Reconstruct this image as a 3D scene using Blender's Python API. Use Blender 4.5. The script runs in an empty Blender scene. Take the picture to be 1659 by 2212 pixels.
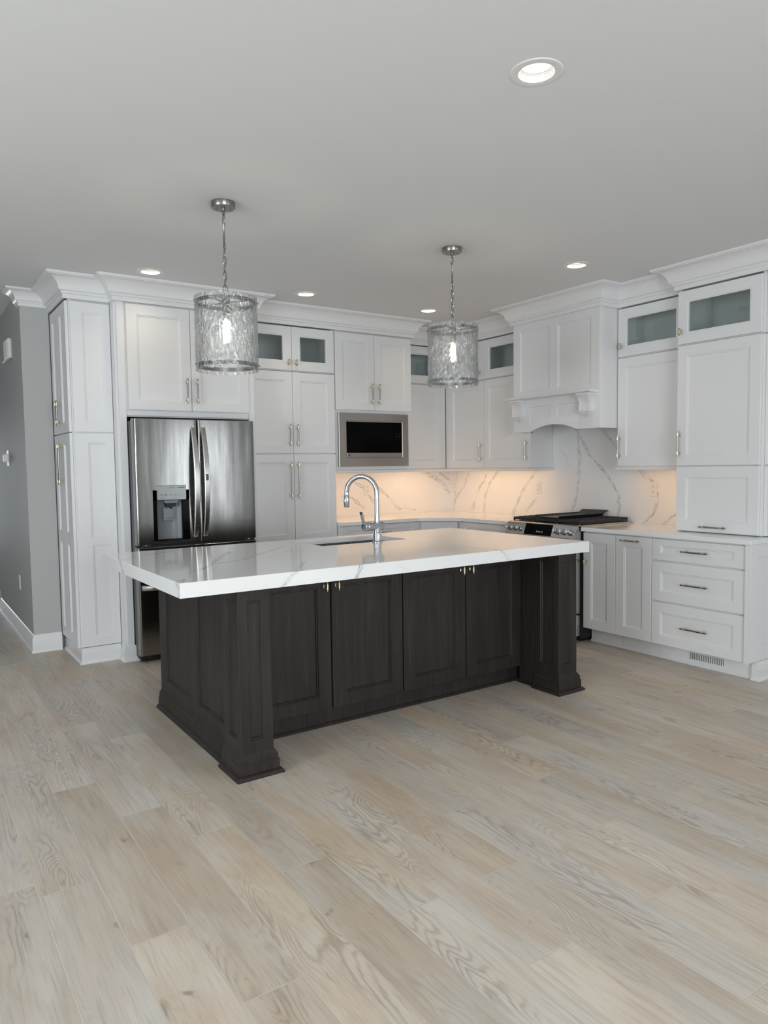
import bpy, bmesh, math, random
from mathutils import Vector, Matrix, noise as mnoise
random.seed(7)
SC = bpy.context.scene
COL = SC.collection
PI = math.pi

# ------------------------------------------------------------------ camera, world, exposure
CAM = (-5.0978734, -6.2364946, 1.4081606)
YAW, PITCH, ROLL, FPX = -0.5941012, 0.0624520, -0.0140974, 1566.5377
f_ = Vector((-math.sin(YAW) * math.cos(PITCH), math.cos(YAW) * math.cos(PITCH), -math.sin(PITCH)))
r_ = Vector((math.cos(YAW), math.sin(YAW), 0)); u_ = r_.cross(f_)
r2 = r_ * math.cos(ROLL) + u_ * math.sin(ROLL); u2 = -r_ * math.sin(ROLL) + u_ * math.cos(ROLL)
cam_d = bpy.data.cameras.new('camera'); cam = bpy.data.objects.new('camera', cam_d); COL.objects.link(cam)
cam.matrix_world = Matrix(((r2.x, u2.x, -f_.x, CAM[0]), (r2.y, u2.y, -f_.y, CAM[1]), (r2.z, u2.z, -f_.z, CAM[2]), (0, 0, 0, 1)))
cam_d.sensor_fit = 'HORIZONTAL'; cam_d.sensor_width = 36.0; cam_d.lens = FPX / 1659 * 36; cam_d.clip_start = 0.05
SC.camera = cam
SC.view_settings.view_transform = 'Standard'; SC.view_settings.look = 'None'; SC.view_settings.gamma = 1
SC.view_settings.use_curve_mapping = False
SC.view_settings.exposure = -0.76
W = bpy.data.worlds.new('sky'); SC.world = W; W.use_nodes = True
W.node_tree.nodes['Background'].inputs[0].default_value = (0.72, 0.86, 1.0, 1)
W.node_tree.nodes['Background'].inputs[1].default_value = 1.6
SC.cycles.use_denoising = True
SC.cycles.caustics_refractive = False; SC.cycles.caustics_reflective = False
SC.cycles.sample_clamp_indirect = 6.0
SC.cycles.max_bounces = 16; SC.cycles.diffuse_bounces = 5; SC.cycles.glossy_bounces = 4
SC.cycles.transmission_bounces = 14; SC.cycles.transparent_max_bounces = 24
SC.cycles.use_adaptive_sampling = True; SC.cycles.adaptive_threshold = 0.03

def area(name, loc, target, sx, sy, power, color, spread=PI):
    d = bpy.data.lights.new(name, 'AREA'); d.shape = 'RECTANGLE'; d.size = sx; d.size_y = sy
    d.energy = power; d.color = color; d.spread = spread
    o = bpy.data.objects.new(name, d); COL.objects.link(o); o.location = loc
    o.rotation_euler = (Vector(target) - Vector(loc)).to_track_quat('-Z', 'Y').to_euler()
    return o
DAY = (0.93, 0.965, 1.0)
WARM = (1.0, 0.55, 0.22)
def strip(x, y, sx, sy, power):
    o = area('under_cabinet_strip', (x, y, 1.379), (x, y, 0), sx, sy, power, WARM); o.rotation_euler = (0, 0, 0)
# daylight through the windows behind and beside the camera
area('daylight_front_window', (-5.0, -9.72, 1.45), (-5.0, 0, 1.45), 2.6, 2.1, 375, DAY)
area('daylight_patio_window', (-0.28, -9.72, 1.20), (-0.28, 0, 1.20), 0.42, 2.1, 50, DAY)
area('daylight_right_window', (0.20, -8.95, 1.30), (-8, -8.95, 1.30), 0.78, 1.9, 85, DAY)
area('daylight_side_window', (-8.22, -4.2, 1.45), (0, -4.2, 1.45), 2.2, 1.8, 180, DAY)
area('daylight_hall_door', (-4.95, 6.12, 1.2), (-4.95, 0, 1.2), 0.8, 1.9, 40, DAY)
# warm strips under the wall cabinets
strip(-1.38, -0.555, 0.78, 0.03, 3.3)
strip(-0.62, -0.275, 0.55, 0.03, 1.5)
strip(-0.270, -0.95, 0.03, 1.0, 2.5)
strip(-0.270, -2.78, 0.03, 0.5, 1.25)

# ------------------------------------------------------------------ node helpers
def mat(name):
    m = bpy.data.materials.new(name); m.use_nodes = True
    return m, m.node_tree, m.node_tree.nodes['Principled BSDF']
def simple(name, col, rough=0.5, metal=0.0, **k):
    m, t, b = mat(name)
    b.inputs['Base Color'].default_value = (*col, 1); b.inputs['Roughness'].default_value = rough
    b.inputs['Metallic'].default_value = metal
    for a, v in k.items(): b.inputs[a.replace('_', ' ')].default_value = v
    return m
class NT:
    def __init__(s, t): s.t = t
    def n(s, typ, **k):
        x = s.t.nodes.new(typ)
        for a, v in k.items(): setattr(x, a, v)
        return x
    def put(s, sock, v):
        if isinstance(v, bpy.types.NodeSocket): s.t.links.new(v, sock)
        else: sock.default_value = v
    def math(s, op, a, b=0.0, c=None, clamp=False):
        x = s.n('ShaderNodeMath', operation=op, use_clamp=clamp); s.put(x.inputs[0], a); s.put(x.inputs[1], b)
        if c is not None: s.put(x.inputs[2], c)
        return x.outputs[0]
    def vec(s, op, a, b=None, scale=None):
        x = s.n('ShaderNodeVectorMath', operation=op); s.put(x.inputs[0], a)
        if b is not None: s.put(x.inputs[1], b)
        if scale is not None: s.put(x.inputs['Scale'], scale)
        return x.outputs['Value'] if op in ('DOT_PRODUCT', 'LENGTH', 'DISTANCE') else x.outputs[0]
    def noise(s, v, scale, detail=2.0, rough=0.5, dist=0.0, col=False):
        x = s.n('ShaderNodeTexNoise'); s.put(x.inputs['Vector'], v); s.put(x.inputs['Scale'], scale)
        x.inputs['Detail'].default_value = detail; x.inputs['Roughness'].default_value = rough; x.inputs['Distortion'].default_value = dist
        return x.outputs['Color'] if col else x.outputs['Fac']
    def ramp(s, f, stops):
        x = s.n('ShaderNodeValToRGB'); s.put(x.inputs[0], f); e = x.color_ramp.elements
        while len(e) < len(stops): e.new(0.5)
        for i, (p, c) in enumerate(stops): e[i].position = p; e[i].color = (*c, 1) if len(c) == 3 else c
        return x.outputs[0]
    def step(s, v, lo, hi):
        x = s.n('ShaderNodeMapRange', interpolation_type='SMOOTHSTEP'); s.put(x.inputs[0], v)
        x.inputs[1].default_value = lo; x.inputs[2].default_value = hi
        return x.outputs[0]
    def mix(s, f, a, b, blend='MIX'):
        x = s.n('ShaderNodeMix', data_type='RGBA', blend_type=blend); s.put(x.inputs[0], f); s.put(x.inputs[6], a); s.put(x.inputs[7], b)
        return x.outputs[2]
    def pos(s): return s.n('ShaderNodeNewGeometry').outputs['Position']
    def schlick(s, normal=None, f0=0.04):
        x = s.n('ShaderNodeLayerWeight'); x.inputs[0].default_value = 0.5
        if normal is not None: s.t.links.new(normal, x.inputs['Normal'])
        return s.math('MULTIPLY_ADD', s.math('POWER', x.outputs['Facing'], 5.0), 1.0 - f0, f0)
    def bump(s, h, strength, dist=0.01):
        x = s.n('ShaderNodeBump'); s.put(x.inputs['Height'], h); x.inputs['Strength'].default_value = strength; x.inputs['Distance'].default_value = dist
        return x.outputs[0]

M = {}
M['white'] = simple('white_cabinet_paint', (0.80, 0.805, 0.815), 0.38)
M['trim'] = simple('white_trim_paint', (0.80, 0.805, 0.815), 0.27)
M['plate'] = simple('white_plastic', (0.82, 0.81, 0.79), 0.35)
M['slot'] = simple('outlet_slot', (0.05, 0.045, 0.04), 0.6)
M['brass'] = simple('satin_brass', (0.72, 0.63, 0.42), 0.28, 1.0)
M['nickel'] = simple('brushed_nickel', (0.30, 0.285, 0.27), 0.30, 1.0)
M['chrome'] = simple('polished_chrome', (0.62, 0.64, 0.67), 0.05, 1.0)
M['black'] = simple('black_gloss', (0.003, 0.003, 0.0035), 0.14, Specular_IOR_Level=0.04)
M['bmatte'] = simple('black_matte', (0.010, 0.010, 0.011), 0.55)
M['iron'] = simple('black_cast_iron', (0.014, 0.014, 0.015), 0.42)
M['panel'] = simple('smoked_panel', (0.26, 0.27, 0.27), 0.25, 0.6)
M['plastic'] = simple('grey_plastic', (0.22, 0.235, 0.255), 0.35)
M['case'] = simple('dark_grey_case', (0.10, 0.105, 0.115), 0.45)
M['text'] = simple('dark_print', (0.03, 0.03, 0.03), 0.5)
M['white_print'] = simple('white_print', (0.6, 0.62, 0.65), 0.5)
M['bar'] = simple('handle_bar_metal', (0.30, 0.295, 0.28), 0.25, 1.0)
m, t, b = mat('wall_paint'); N = NT(t)
b.inputs['Base Color'].default_value = (0.47, 0.478, 0.472, 1); b.inputs['Roughness'].default_value = 0.6
t.links.new(N.bump(N.noise(N.pos(), 160, 2), 0.06, 0.002), b.inputs['Normal']); M['wall'] = m
m, t, b = mat('ceiling_paint'); N = NT(t)
b.inputs['Base Color'].default_value = (0.76, 0.775, 0.785, 1); b.inputs['Roughness'].default_value = 0.8
t.links.new(N.bump(N.noise(N.pos(), 190, 2), 0.05, 0.002), b.inputs['Normal']); M['ceiling'] = m

def steel(name, col, rough, axis, wav=0.0):
    m, t, b = mat(name); N = NT(t); p = N.pos()
    sc = {'z': (260, 260, 2), 'x': (2, 260, 260), 'y': (260, 2, 260)}[axis]
    br = N.noise(N.vec('MULTIPLY', p, sc), 1.0, 3, 0.6)
    b.inputs['Base Color'].default_value = (*col, 1); b.inputs['Metallic'].default_value = 1.0
    t.links.new(N.math('MULTIPLY_ADD', br, 0.12, rough - 0.06), b.inputs['Roughness'])
    h = N.math('MULTIPLY', br, 0.02)
    if wav:
        lo = N.noise(N.vec('MULTIPLY', p, (9, 0.6, 1.1)), 1.0, 1.5, 0.5)
        h = N.math('ADD', h, N.math('MULTIPLY', lo, wav))
    t.links.new(N.bump(h, 0.6, 0.01), b.inputs['Normal'])
    return m
M['steel'] = steel('brushed_stainless', (0.52, 0.51, 0.50), 0.26, 'z')
M['steel_h'] = steel('brushed_stainless_horizontal', (0.40, 0.375, 0.35), 0.30, 'x')
M['fridge_steel'] = steel('refrigerator_stainless', (0.27, 0.265, 0.258), 0.17, 'z', 0.35)

def glass(name, tint, gl=0.1, rough=0.02):
    m, t, b = mat(name); N = NT(t); t.nodes.remove(b)
    tr = N.n('ShaderNodeBsdfTransparent'); tr.inputs[0].default_value = (*tint, 1)
    g = N.n('ShaderNodeBsdfGlossy'); g.inputs['Roughness'].default_value = rough
    mx = N.n('ShaderNodeMixShader'); t.links.new(N.schlick(f0=gl), mx.inputs[0])
    t.links.new(tr.outputs[0], mx.inputs[1]); t.links.new(g.outputs[0], mx.inputs[2])
    t.links.new(mx.outputs[0], t.nodes['Material Output'].inputs[0])
    return m
M['cab_glass'] = glass('tinted_cabinet_glass', (0.905, 0.945, 0.935), 0.05)
M['pane'] = glass('window_glass', (0.97, 0.98, 0.98), 0.04)
# rippled lamp glass: partly clear, partly refracting
m, t, b = mat('rippled_lamp_glass'); N = NT(t); t.nodes.remove(b); p = N.pos()
nv = N.noise(N.vec('MULTIPLY', p, (1, 1, 0.45)), 34, 2.5, 0.55, 1.2)
bp = N.bump(nv, 1.0, 0.022)
tr = N.n('ShaderNodeBsdfTransparent'); tr.inputs[0].default_value = (0.985, 0.993, 0.995, 1)
gb = N.n('ShaderNodeBsdfRefraction'); gb.inputs['IOR'].default_value = 1.07; gb.inputs['Roughness'].default_value = 0.02; gb.inputs[0].default_value = (0.985, 0.993, 0.995, 1)
t.links.new(bp, gb.inputs['Normal'])
gl = N.n('ShaderNodeBsdfGlossy'); gl.inputs['Roughness'].default_value = 0.05; t.links.new(bp, gl.inputs['Normal'])
m1 = N.n('ShaderNodeMixShader'); m1.inputs[0].default_value = 0.48
t.links.new(tr.outputs[0], m1.inputs[1]); t.links.new(gb.outputs[0], m1.inputs[2])
m2 = N.n('ShaderNodeMixShader'); t.links.new(N.schlick(bp, 0.11), m2.inputs[0])
t.links.new(m1.outputs[0], m2.inputs[1]); t.links.new(gl.outputs[0], m2.inputs[2])
tl = N.n('ShaderNodeBsdfTranslucent'); tl.inputs[0].default_value = (0.95, 0.97, 0.98, 1); t.links.new(bp, tl.inputs['Normal'])
m3 = N.n('ShaderNodeMixShader'); t.links.new(N.math('MULTIPLY', N.step(nv, 0.52, 0.68), 0.10), m3.inputs[0])
t.links.new(m2.outputs[0], m3.inputs[1]); t.links.new(tl.outputs[0], m3.inputs[2])
t.links.new(m3.outputs[0], t.nodes['Material Output'].inputs[0]); M['ripple'] = m

def emit(name, col, s):
    m, t, b = mat(name); b.inputs['Base Color'].default_value = (0.8, 0.8, 0.8, 1)
    b.inputs['Emission Color'].default_value = (*col, 1); b.inputs['Emission Strength'].default_value = s
    return m
M['led'] = emit('recessed_lamp_lens', (1.0, 0.90, 0.72), 2.0)
M['filament'] = emit('bulb_filament', (1.0, 0.86, 0.62), 120)
M['display'] = emit('display_digits', (0.8, 0.9, 1.0), 0.6)

# dark stained oak of the island
m, t, b = mat('dark_stained_wood'); N = NT(t); p = N.pos()
g1 = N.noise(N.vec('MULTIPLY', p, (55, 55, 2.2)), 1.0, 4, 0.65, 0.4)
g2 = N.noise(N.vec('MULTIPLY', p, (6, 6, 1.6)), 1.0, 3, 0.5)
g3 = N.noise(N.vec('MULTIPLY', p, (320, 320, 9)), 1.0, 2, 0.5)
f = N.math('ADD', N.math('MULTIPLY', g1, 0.5), N.math('ADD', N.math('MULTIPLY', g2, 0.35), N.math('MULTIPLY', g3, 0.25)))
t.links.new(N.ramp(f, [(0.34, (0.013, 0.010, 0.0095)), (0.55, (0.025, 0.020, 0.0185)), (0.75, (0.045, 0.037, 0.034))]), b.inputs['Base Color'])
b.inputs['Roughness'].default_value = 0.45; b.inputs['Specular IOR Level'].default_value = 0.35
t.links.new(N.bump(N.math('ADD', g1, g3), 0.12, 0.004), b.inputs['Normal']); M['dark'] = m

# quartz with grey veins that follow given lines
def quartz(name, veins, generic=0.5, rough=0.10, gscale=0.9):
    m, t, b = mat(name); N = NT(t); p = N.pos()
    w1 = N.vec('SCALE', N.vec('SUBTRACT', N.noise(p, 5.0, 4, 0.6, col=True), (0.5, 0.5, 0.5)), scale=0.16)
    w2 = N.vec('SCALE', N.vec('SUBTRACT', N.noise(p, 26.0, 3, 0.6, col=True), (0.5, 0.5, 0.5)), scale=0.035)
    q = N.vec('ADD', p, w2)
    wid = N.step(N.noise(p, 9.0, 2, 0.5), 0.38, 0.75)
    dmin = None
    for poly in veins:
        for A, B in zip(poly, poly[1:]):
            A = Vector(A); B = Vector(B); AB = B - A
            pa = N.vec('SUBTRACT', q, tuple(A))
            tt = N.math('MULTIPLY', N.vec('DOT_PRODUCT', pa, tuple(AB)), 1 / AB.length_squared, clamp=True)
            d = N.vec('LENGTH', N.vec('SUBTRACT', pa, N.vec('SCALE', tuple(AB), scale=tt)))
            dmin = d if dmin is None else N.math('MINIMUM', dmin, d)
    vein = None
    if dmin is not None:
        hw = N.math('MULTIPLY', wid, 0.020)
        e = N.math('ABSOLUTE', N.math('SUBTRACT', dmin, hw))
        line = N.math('SUBTRACT', 1.0, N.step(e, 0.0008, 0.0042))
        fill = N.math('MULTIPLY', N.math('SUBTRACT', 1.0, N.step(dmin, 0.0, 0.022)), 0.30)
        net = N.math('SUBTRACT', 1.0, N.step(N.math('ABSOLUTE', N.math('SUBTRACT', N.noise(p, 55, 2, 0.5), 0.5)), 0.0, 0.035))
        net = N.math('MULTIPLY', net, N.math('SUBTRACT', 1.0, N.step(dmin, 0.004, 0.020)))
        brk = N.math('MULTIPLY_ADD', N.step(N.noise(p, 14, 2, 0.5), 0.36, 0.55), 0.65, 0.30)
        vein = N.math('MULTIPLY', N.math('MAXIMUM', N.math('MAXIMUM', line, fill), N.math('MULTIPLY', net, 0.6)), brk)
    # faint wandering veins everywhere
    qq = N.vec('ADD', p, w1)
    s = N.vec('DOT_PRODUCT', qq, (0.55, -0.62, 0.56))
    fr_ = N.math('ABSOLUTE', N.math('SUBTRACT', N.math('FRACT', N.math('MULTIPLY', s, 2.1 * gscale)), 0.5))
    ln = N.math('SUBTRACT', 1.0, N.step(fr_, 0.0, 0.014))
    mask = N.step(N.noise(p, 2.3, 2, 0.5), 0.50, 0.68)
    gen = N.math('MULTIPLY', N.math('MULTIPLY', ln, mask), generic)
    tot = gen if vein is None else N.math('MAXIMUM', gen, vein)
    base = N.mix(N.step(N.noise(p, 3.0, 3, 0.5), 0.3, 0.8), (0.88, 0.885, 0.89, 1), (0.85, 0.855, 0.86, 1))
    t.links.new(N.mix(N.math('MULTIPLY', tot, 0.72), base, (0.30, 0.30, 0.31, 1)), b.inputs['Base Color'])
    b.inputs['Roughness'].default_value = rough
    return m
VB = [[(-1.30, -.015, 1.285), (-1.266, -.015, 1.261), (-1.138, -.015, 1.197), (-1.024, -.015, 1.046)],
      [(-1.02, -.015, 1.25), (-.97, -.015, 1.204), (-.844, -.015, 1.101), (-.755, -.015, 1.004), (-.694, -.015, .963), (-.631, -.015, .967), (-.50, -.015, .945)],
      [(-1.40, -.015, 1.12), (-1.283, -.015, 1.104), (-1.142, -.015, .989)],
      [(-.46, -.015, 1.37), (-.30, -.015, 1.33), (-.16, -.015, 1.26), (-.06, -.015, 1.18)], [(-.40, -.015, 1.35), (-.242, -.015, 1.276), (-.11, -.015, 1.194), (-.018, -.015, 1.112)], [(-.142, -.015, 1.326), (-.016, -.015, 1.245)]]
VR = [[(-.015, -.34, 1.33), (-.015, -.266, 1.195), (-.015, -.124, 1.062), (-.015, -.075, .93)], [(-.015, -.14, 1.33), (-.015, -.082, .942)],
      [(-.015, -.61, 1.31), (-.015, -.582, 1.255), (-.015, -.497, 1.16), (-.015, -.39, .94)],
      [(-.015, -.79, 1.35), (-.015, -.664, 1.225), (-.015, -.59, 1.087), (-.015, -.575, .93)],
      [(-.015, -1.32, 1.35), (-.015, -1.16, 1.184), (-.015, -1.062, 1.04), (-.015, -1.0, .93)],
      [(-.015, -1.319, 1.095), (-.015, -1.18, .95)],
      [(-.015, -1.79, 1.74), (-.015, -1.945, 1.491), (-.015, -2.085, 1.366), (-.015, -2.194, 1.245), (-.015, -2.261, 1.149), (-.015, -2.275, 1.06), (-.015, -2.249, .93)],
      [(-.015, -1.82, 1.70), (-.015, -1.845, 1.425), (-.015, -1.817, 1.138), (-.015, -1.758, .98)],
      [(-.015, -2.10, 1.69), (-.015, -2.232, 1.56), (-.015, -2.5, 1.332), (-.015, -2.64, 1.22), (-.015, -2.647, 1.108), (-.015, -2.613, 1.004), (-.015, -2.517, .915)],
      [(-.015, -2.85, 1.03), (-.015, -2.696, .915)]]
VI = [[(-3.655, -3.27, .868), (-3.582, -3.265, .933), (-3.40, -3.0, .933)], [(-3.262, -3.265, .868), (-3.225, -3.265, .933)],
      [(-2.295, -3.265, .933), (-2.233, -3.265, .868)], [(-2.295, -3.265, .933), (-2.36, -3.02, .933)],
      [(-4.126, -2.36, .868), (-4.12, -2.30, .933), (-4.0, -2.18, .933), (-3.772, -2.05, .933)], [(-4.126, -3.25, .868), (-4.126, -3.245, .93), (-4.086, -3.172, .933)],
      [(-3.957, -2.978, .933), (-3.792, -2.767, .933), (-3.607, -2.70, .933), (-3.158, -2.268, .933)], [(-3.80, -2.76, .933), (-3.52, -2.30, .933)]]
M['quartz_back'] = quartz('veined_quartz_back', VB, 0.3, 0.16)
M['quartz_right'] = quartz('veined_quartz_right', VR, 0.25, 0.16)
M['quartz_island'] = quartz('veined_quartz_island', VI, 0.35, 0.07, 0.8)
M['quartz'] = quartz('veined_quartz_counter', [], 0.6, 0.10, 1.6)

# vinyl plank floor
m, t, b = mat('light_oak_planks'); N = NT(t)
uv = N.n('ShaderNodeUVMap', uv_map='plank').outputs[0]
sep = N.n('ShaderNodeSeparateXYZ'); t.links.new(uv, sep.inputs[0]); U, V_ = sep.outputs[0], sep.outputs[1]
rn = N.n('ShaderNodeAttribute', attribute_name='rnd').outputs['Fac']
off = N.n('ShaderNodeCombineXYZ'); t.links.new(N.math('MULTIPLY', rn, 37.0), off.inputs[0]); t.links.new(N.math('MULTIPLY', rn, 91.0), off.inputs[1])
p = N.vec('ADD', uv, off.outputs[0])
broad = N.noise(N.vec('MULTIPLY', p, (5.0, 1.3, 1)), 1.0, 3, 0.55, 0.6)
fine = N.noise(N.vec('MULTIPLY', p, (150, 5.0, 1)), 1.0, 4, 0.7)
mid = N.noise(N.vec('MULTIPLY', p, (36, 2.2, 1)), 1.0, 4, 0.65, 1.0)
# cathedral rings
warp = N.noise(N.vec('MULTIPLY', p, (7.0, 1.35, 1)), 1.0, 1.6, 0.45, 0.35)
ring = N.math('SINE', N.math('ADD', N.math('MULTIPLY', warp, 165.0), N.math('MULTIPLY', N.noise(N.vec('MULTIPLY', p, (60, 14, 1)), 1.0, 3, 0.6), 5.0)))
ringm = N.math('POWER', N.math('MULTIPLY_ADD', ring, 0.5, 0.5), 2.8)
rmask = N.math('MULTIPLY', N.step(N.noise(N.vec('MULTIPLY', p, (5.5, 1.2, 1)), 1.0, 1.5, 0.5), 0.47, 0.66), N.math('MULTIPLY_ADD', fine, 0.9, 0.35))
cath = N.math('MULTIPLY', ringm, rmask)
knot = N.step(N.noise(N.vec('MULTIPLY', p, (15, 6.5, 1)), 1.0, 2, 0.5, 0.6), 0.68, 0.78)
c0 = N.mix(N.step(broad, 0.30, 0.70), (0.565, 0.462, 0.360, 1), (0.645, 0.575, 0.488, 1))
c0 = N.mix(N.math('MULTIPLY', N.step(N.noise(N.vec('MULTIPLY', p, (3, 1.0, 1)), 1.7, 2), 0.45, 0.7), 0.60), c0, (0.610, 0.590, 0.555, 1))
c0 = N.mix(N.math('MULTIPLY', N.step(mid, 0.44, 0.72), 0.42), c0, (0.385, 0.315, 0.245, 1))
c0 = N.mix(N.math('MULTIPLY', cath, 0.62), c0, (0.27, 0.215, 0.165, 1))
c0 = N.mix(N.math('MULTIPLY', N.step(fine, 0.50, 0.74), 0.40), c0, (0.31, 0.26, 0.21, 1))
c0 = N.mix(N.math('MULTIPLY', N.step(fine, 0.50, 0.30), 0.25), c0, (0.66, 0.60, 0.52, 1))
c0 = N.mix(N.math('MULTIPLY', knot, 0.60), c0, (0.20, 0.155, 0.12, 1))
hsv = N.n('ShaderNodeHueSaturation'); t.links.new(c0, hsv.inputs['Color'])
t.links.new(N.math('MULTIPLY_ADD', N.math('FRACT', N.math('MULTIPLY', rn, 13.7)), 0.20, 0.89), hsv.inputs['Value'])
t.links.new(N.math('MULTIPLY_ADD', N.math('FRACT', N.math('MULTIPLY', rn, 29.3)), 0.4, 0.74), hsv.inputs['Saturation'])
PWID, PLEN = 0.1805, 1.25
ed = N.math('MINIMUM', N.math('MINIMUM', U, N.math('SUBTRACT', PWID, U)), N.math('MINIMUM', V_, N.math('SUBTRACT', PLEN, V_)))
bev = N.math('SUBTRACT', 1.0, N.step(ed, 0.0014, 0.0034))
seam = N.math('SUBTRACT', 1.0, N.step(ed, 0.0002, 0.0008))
col = N.mix(N.math('MULTIPLY', bev, 0.75), hsv.outputs[0], (0.66, 0.60, 0.53, 1))  # light caught by the plank bevels, put into the colour as paler edges
col = N.mix(N.math('MULTIPLY', seam, 0.6), col, (0.22, 0.19, 0.16, 1))
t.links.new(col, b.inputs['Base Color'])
t.links.new(N.math('MULTIPLY_ADD', mid, 0.16, 0.36), b.inputs['Roughness'])
hh = N.math('SUBTRACT', N.math('MULTIPLY', fine, -0.25), N.math('ADD', N.math('MULTIPLY', bev, 0.8), N.math('MULTIPLY', cath, 0.25)))
t.links.new(N.bump(hh, 0.25, 0.002), b.inputs['Normal']); M['floor'] = m

# ------------------------------------------------------------------ mesh helpers
ORG = {}
class MB:
    def __init__(s): s.bm = bmesh.new(); s.mi = 0
    def face(s, vs, smooth=False):
        try:
            f = s.bm.faces.new(vs); f.material_index = s.mi; f.smooth = smooth; return f
        except ValueError: return None
    def v(s, p): return s.bm.verts.new(p)
    def box(s, x0, x1, y0, y1, z0, z1, bev=0.0, fr=None):
        x0, x1 = min(x0, x1), max(x0, x1); y0, y1 = min(y0, y1), max(y0, y1); z0, z1 = min(z0, z1), max(z0, z1)
        P = lambda a, b_, c: s.v(fr(a, b_, c) if fr else (a, b_, c))
        if bev <= 0:
            c = [P(x, y, z) for z in (z0, z1) for y in (y0, y1) for x in (x0, x1)]
            for q in ((0, 2, 3, 1), (4, 5, 7, 6), (0, 1, 5, 4), (2, 6, 7, 3), (0, 4, 6, 2), (1, 3, 7, 5)): s.face([c[i] for i in q])
            return
        b2 = min(bev, (x1 - x0) * .45, (y1 - y0) * .45, (z1 - z0) * .45); V = {}
        for i, X in enumerate((x0, x1)):
            for j, Y in enumerate((y0, y1)):
                for k, Z in enumerate((z0, z1)):
                    sx, sy, sz = (1 - 2 * i), (1 - 2 * j), (1 - 2 * k)
                    V[i, j, k, 0] = P(X, Y + sy * b2, Z + sz * b2); V[i, j, k, 1] = P(X + sx * b2, Y, Z + sz * b2); V[i, j, k, 2] = P(X + sx * b2, Y + sy * b2, Z)
        for a in (0, 1):
            s.face([V[a, 0, 0, 0], V[a, 0, 1, 0], V[a, 1, 1, 0], V[a, 1, 0, 0]]); s.face([V[0, a, 0, 1], V[1, a, 0, 1], V[1, a, 1, 1], V[0, a, 1, 1]])
            s.face([V[0, 0, a, 2], V[0, 1, a, 2], V[1, 1, a, 2], V[1, 0, a, 2]])
        for a in (0, 1):
            for c in (0, 1):
                s.face([V[a, c, 0, 0], V[a, c, 0, 1], V[a, c, 1, 1], V[a, c, 1, 0]]); s.face([V[a, 0, c, 0], V[a, 0, c, 2], V[a, 1, c, 2], V[a, 1, c, 0]])
                s.face([V[0, a, c, 1], V[0, a, c, 2], V[1, a, c, 2], V[1, a, c, 1]])
        for k in V:
            if k[3] == 0: s.face([V[k[0], k[1], k[2], q] for q in range(3)])
    def tube(s, pts, r, n=12, closed=False, cap=True):
        pts = [Vector(p) for p in pts]; rings = []; R = r if isinstance(r, (list, tuple)) else [r] * len(pts)
        prev = None; L = len(pts)
        for i, p in enumerate(pts):
            if closed: d = pts[(i + 1) % L] - pts[i - 1]
            else: d = (pts[min(i + 1, L - 1)] - pts[max(i - 1, 0)])
            d.normalize()
            if prev is None:
                a = Vector((0, 0, 1)) if abs(d.z) < .9 else Vector((1, 0, 0)); x = d.cross(a).normalized()
            else: x = (prev - d * prev.dot(d)).normalized()
            prev = x; y = d.cross(x)
            rings.append([s.v(p + (x * math.cos(2 * PI * k / n) + y * math.sin(2 * PI * k / n)) * R[i]) for k in range(n)])
        for i in range(L if closed else L - 1):
            a, c = rings[i], rings[(i + 1) % L]
            for k in range(n): s.face([a[k], a[(k + 1) % n], c[(k + 1) % n], c[k]], True)
        if cap and not closed:
            s.face(rings[0][::-1]); s.face(rings[-1])
    def lathe(s, prof, o=(0, 0, 0), n=32, ax='z', cap=True):
        o = Vector(o); rings = []
        for r, z in prof:
            ring = []
            for k in range(n):
                c, d = r * math.cos(2 * PI * k / n), r * math.sin(2 * PI * k / n)
                q = {'z': (c, d, z), 'x': (z, c, d), 'y': (c, z, d)}[ax] if isinstance(ax, str) else None
                if q is None:
                    X, Y, Z = ax; q = X * c + Y * d + Z * z
                ring.append(s.v(o + Vector(q)))
            rings.append(ring)
        for a, c in zip(rings, rings[1:]):
            for k in range(n): s.face([a[k], a[(k + 1) % n], c[(k + 1) % n], c[k]], True)
        if cap:
            s.face(rings[0][::-1]); s.face(rings[-1])
    def prism(s, poly, h0, h1, f):
        a = [s.v(f(x, y, h0)) for x, y in poly]; c = [s.v(f(x, y, h1)) for x, y in poly]; n = len(poly)
        s.face(a[::-1]); s.face(c)
        for i in range(n): s.face([a[i], a[(i + 1) % n], c[(i + 1) % n], c[i]])
    def sweep(s, path, prof, i0=0, i1=None, cap=True):
        """moulding: path of face points, outward on the right hand; prof = (offset, z)"""
        P = [Vector((x, y)) for x, y in path]; L = len(P); i1 = L - 1 if i1 is None else i1; nr = []
        for a, c in zip(P, P[1:]):
            d = (c - a).normalized(); nr.append(Vector((d.y, -d.x)))
        rings = []
        for i in range(i0, i1 + 1):
            if i == 0: m_ = nr[0]
            elif i == L - 1: m_ = nr[-1]
            else: m_ = (nr[i - 1] + nr[i]) / (1 + nr[i - 1].dot(nr[i]))
            rings.append([s.v((P[i].x + m_.x * o, P[i].y + m_.y * o, z)) for o, z in prof])
        n = len(prof)
        for a, c in zip(rings, rings[1:]):
            for k in range(n - 1): s.face([a[k], c[k], c[k + 1], a[k + 1]])
            s.face([a[n - 1], c[n - 1], c[0], a[0]])
        if cap:
            s.face(rings[0][::-1]); s.face(rings[-1])
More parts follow.
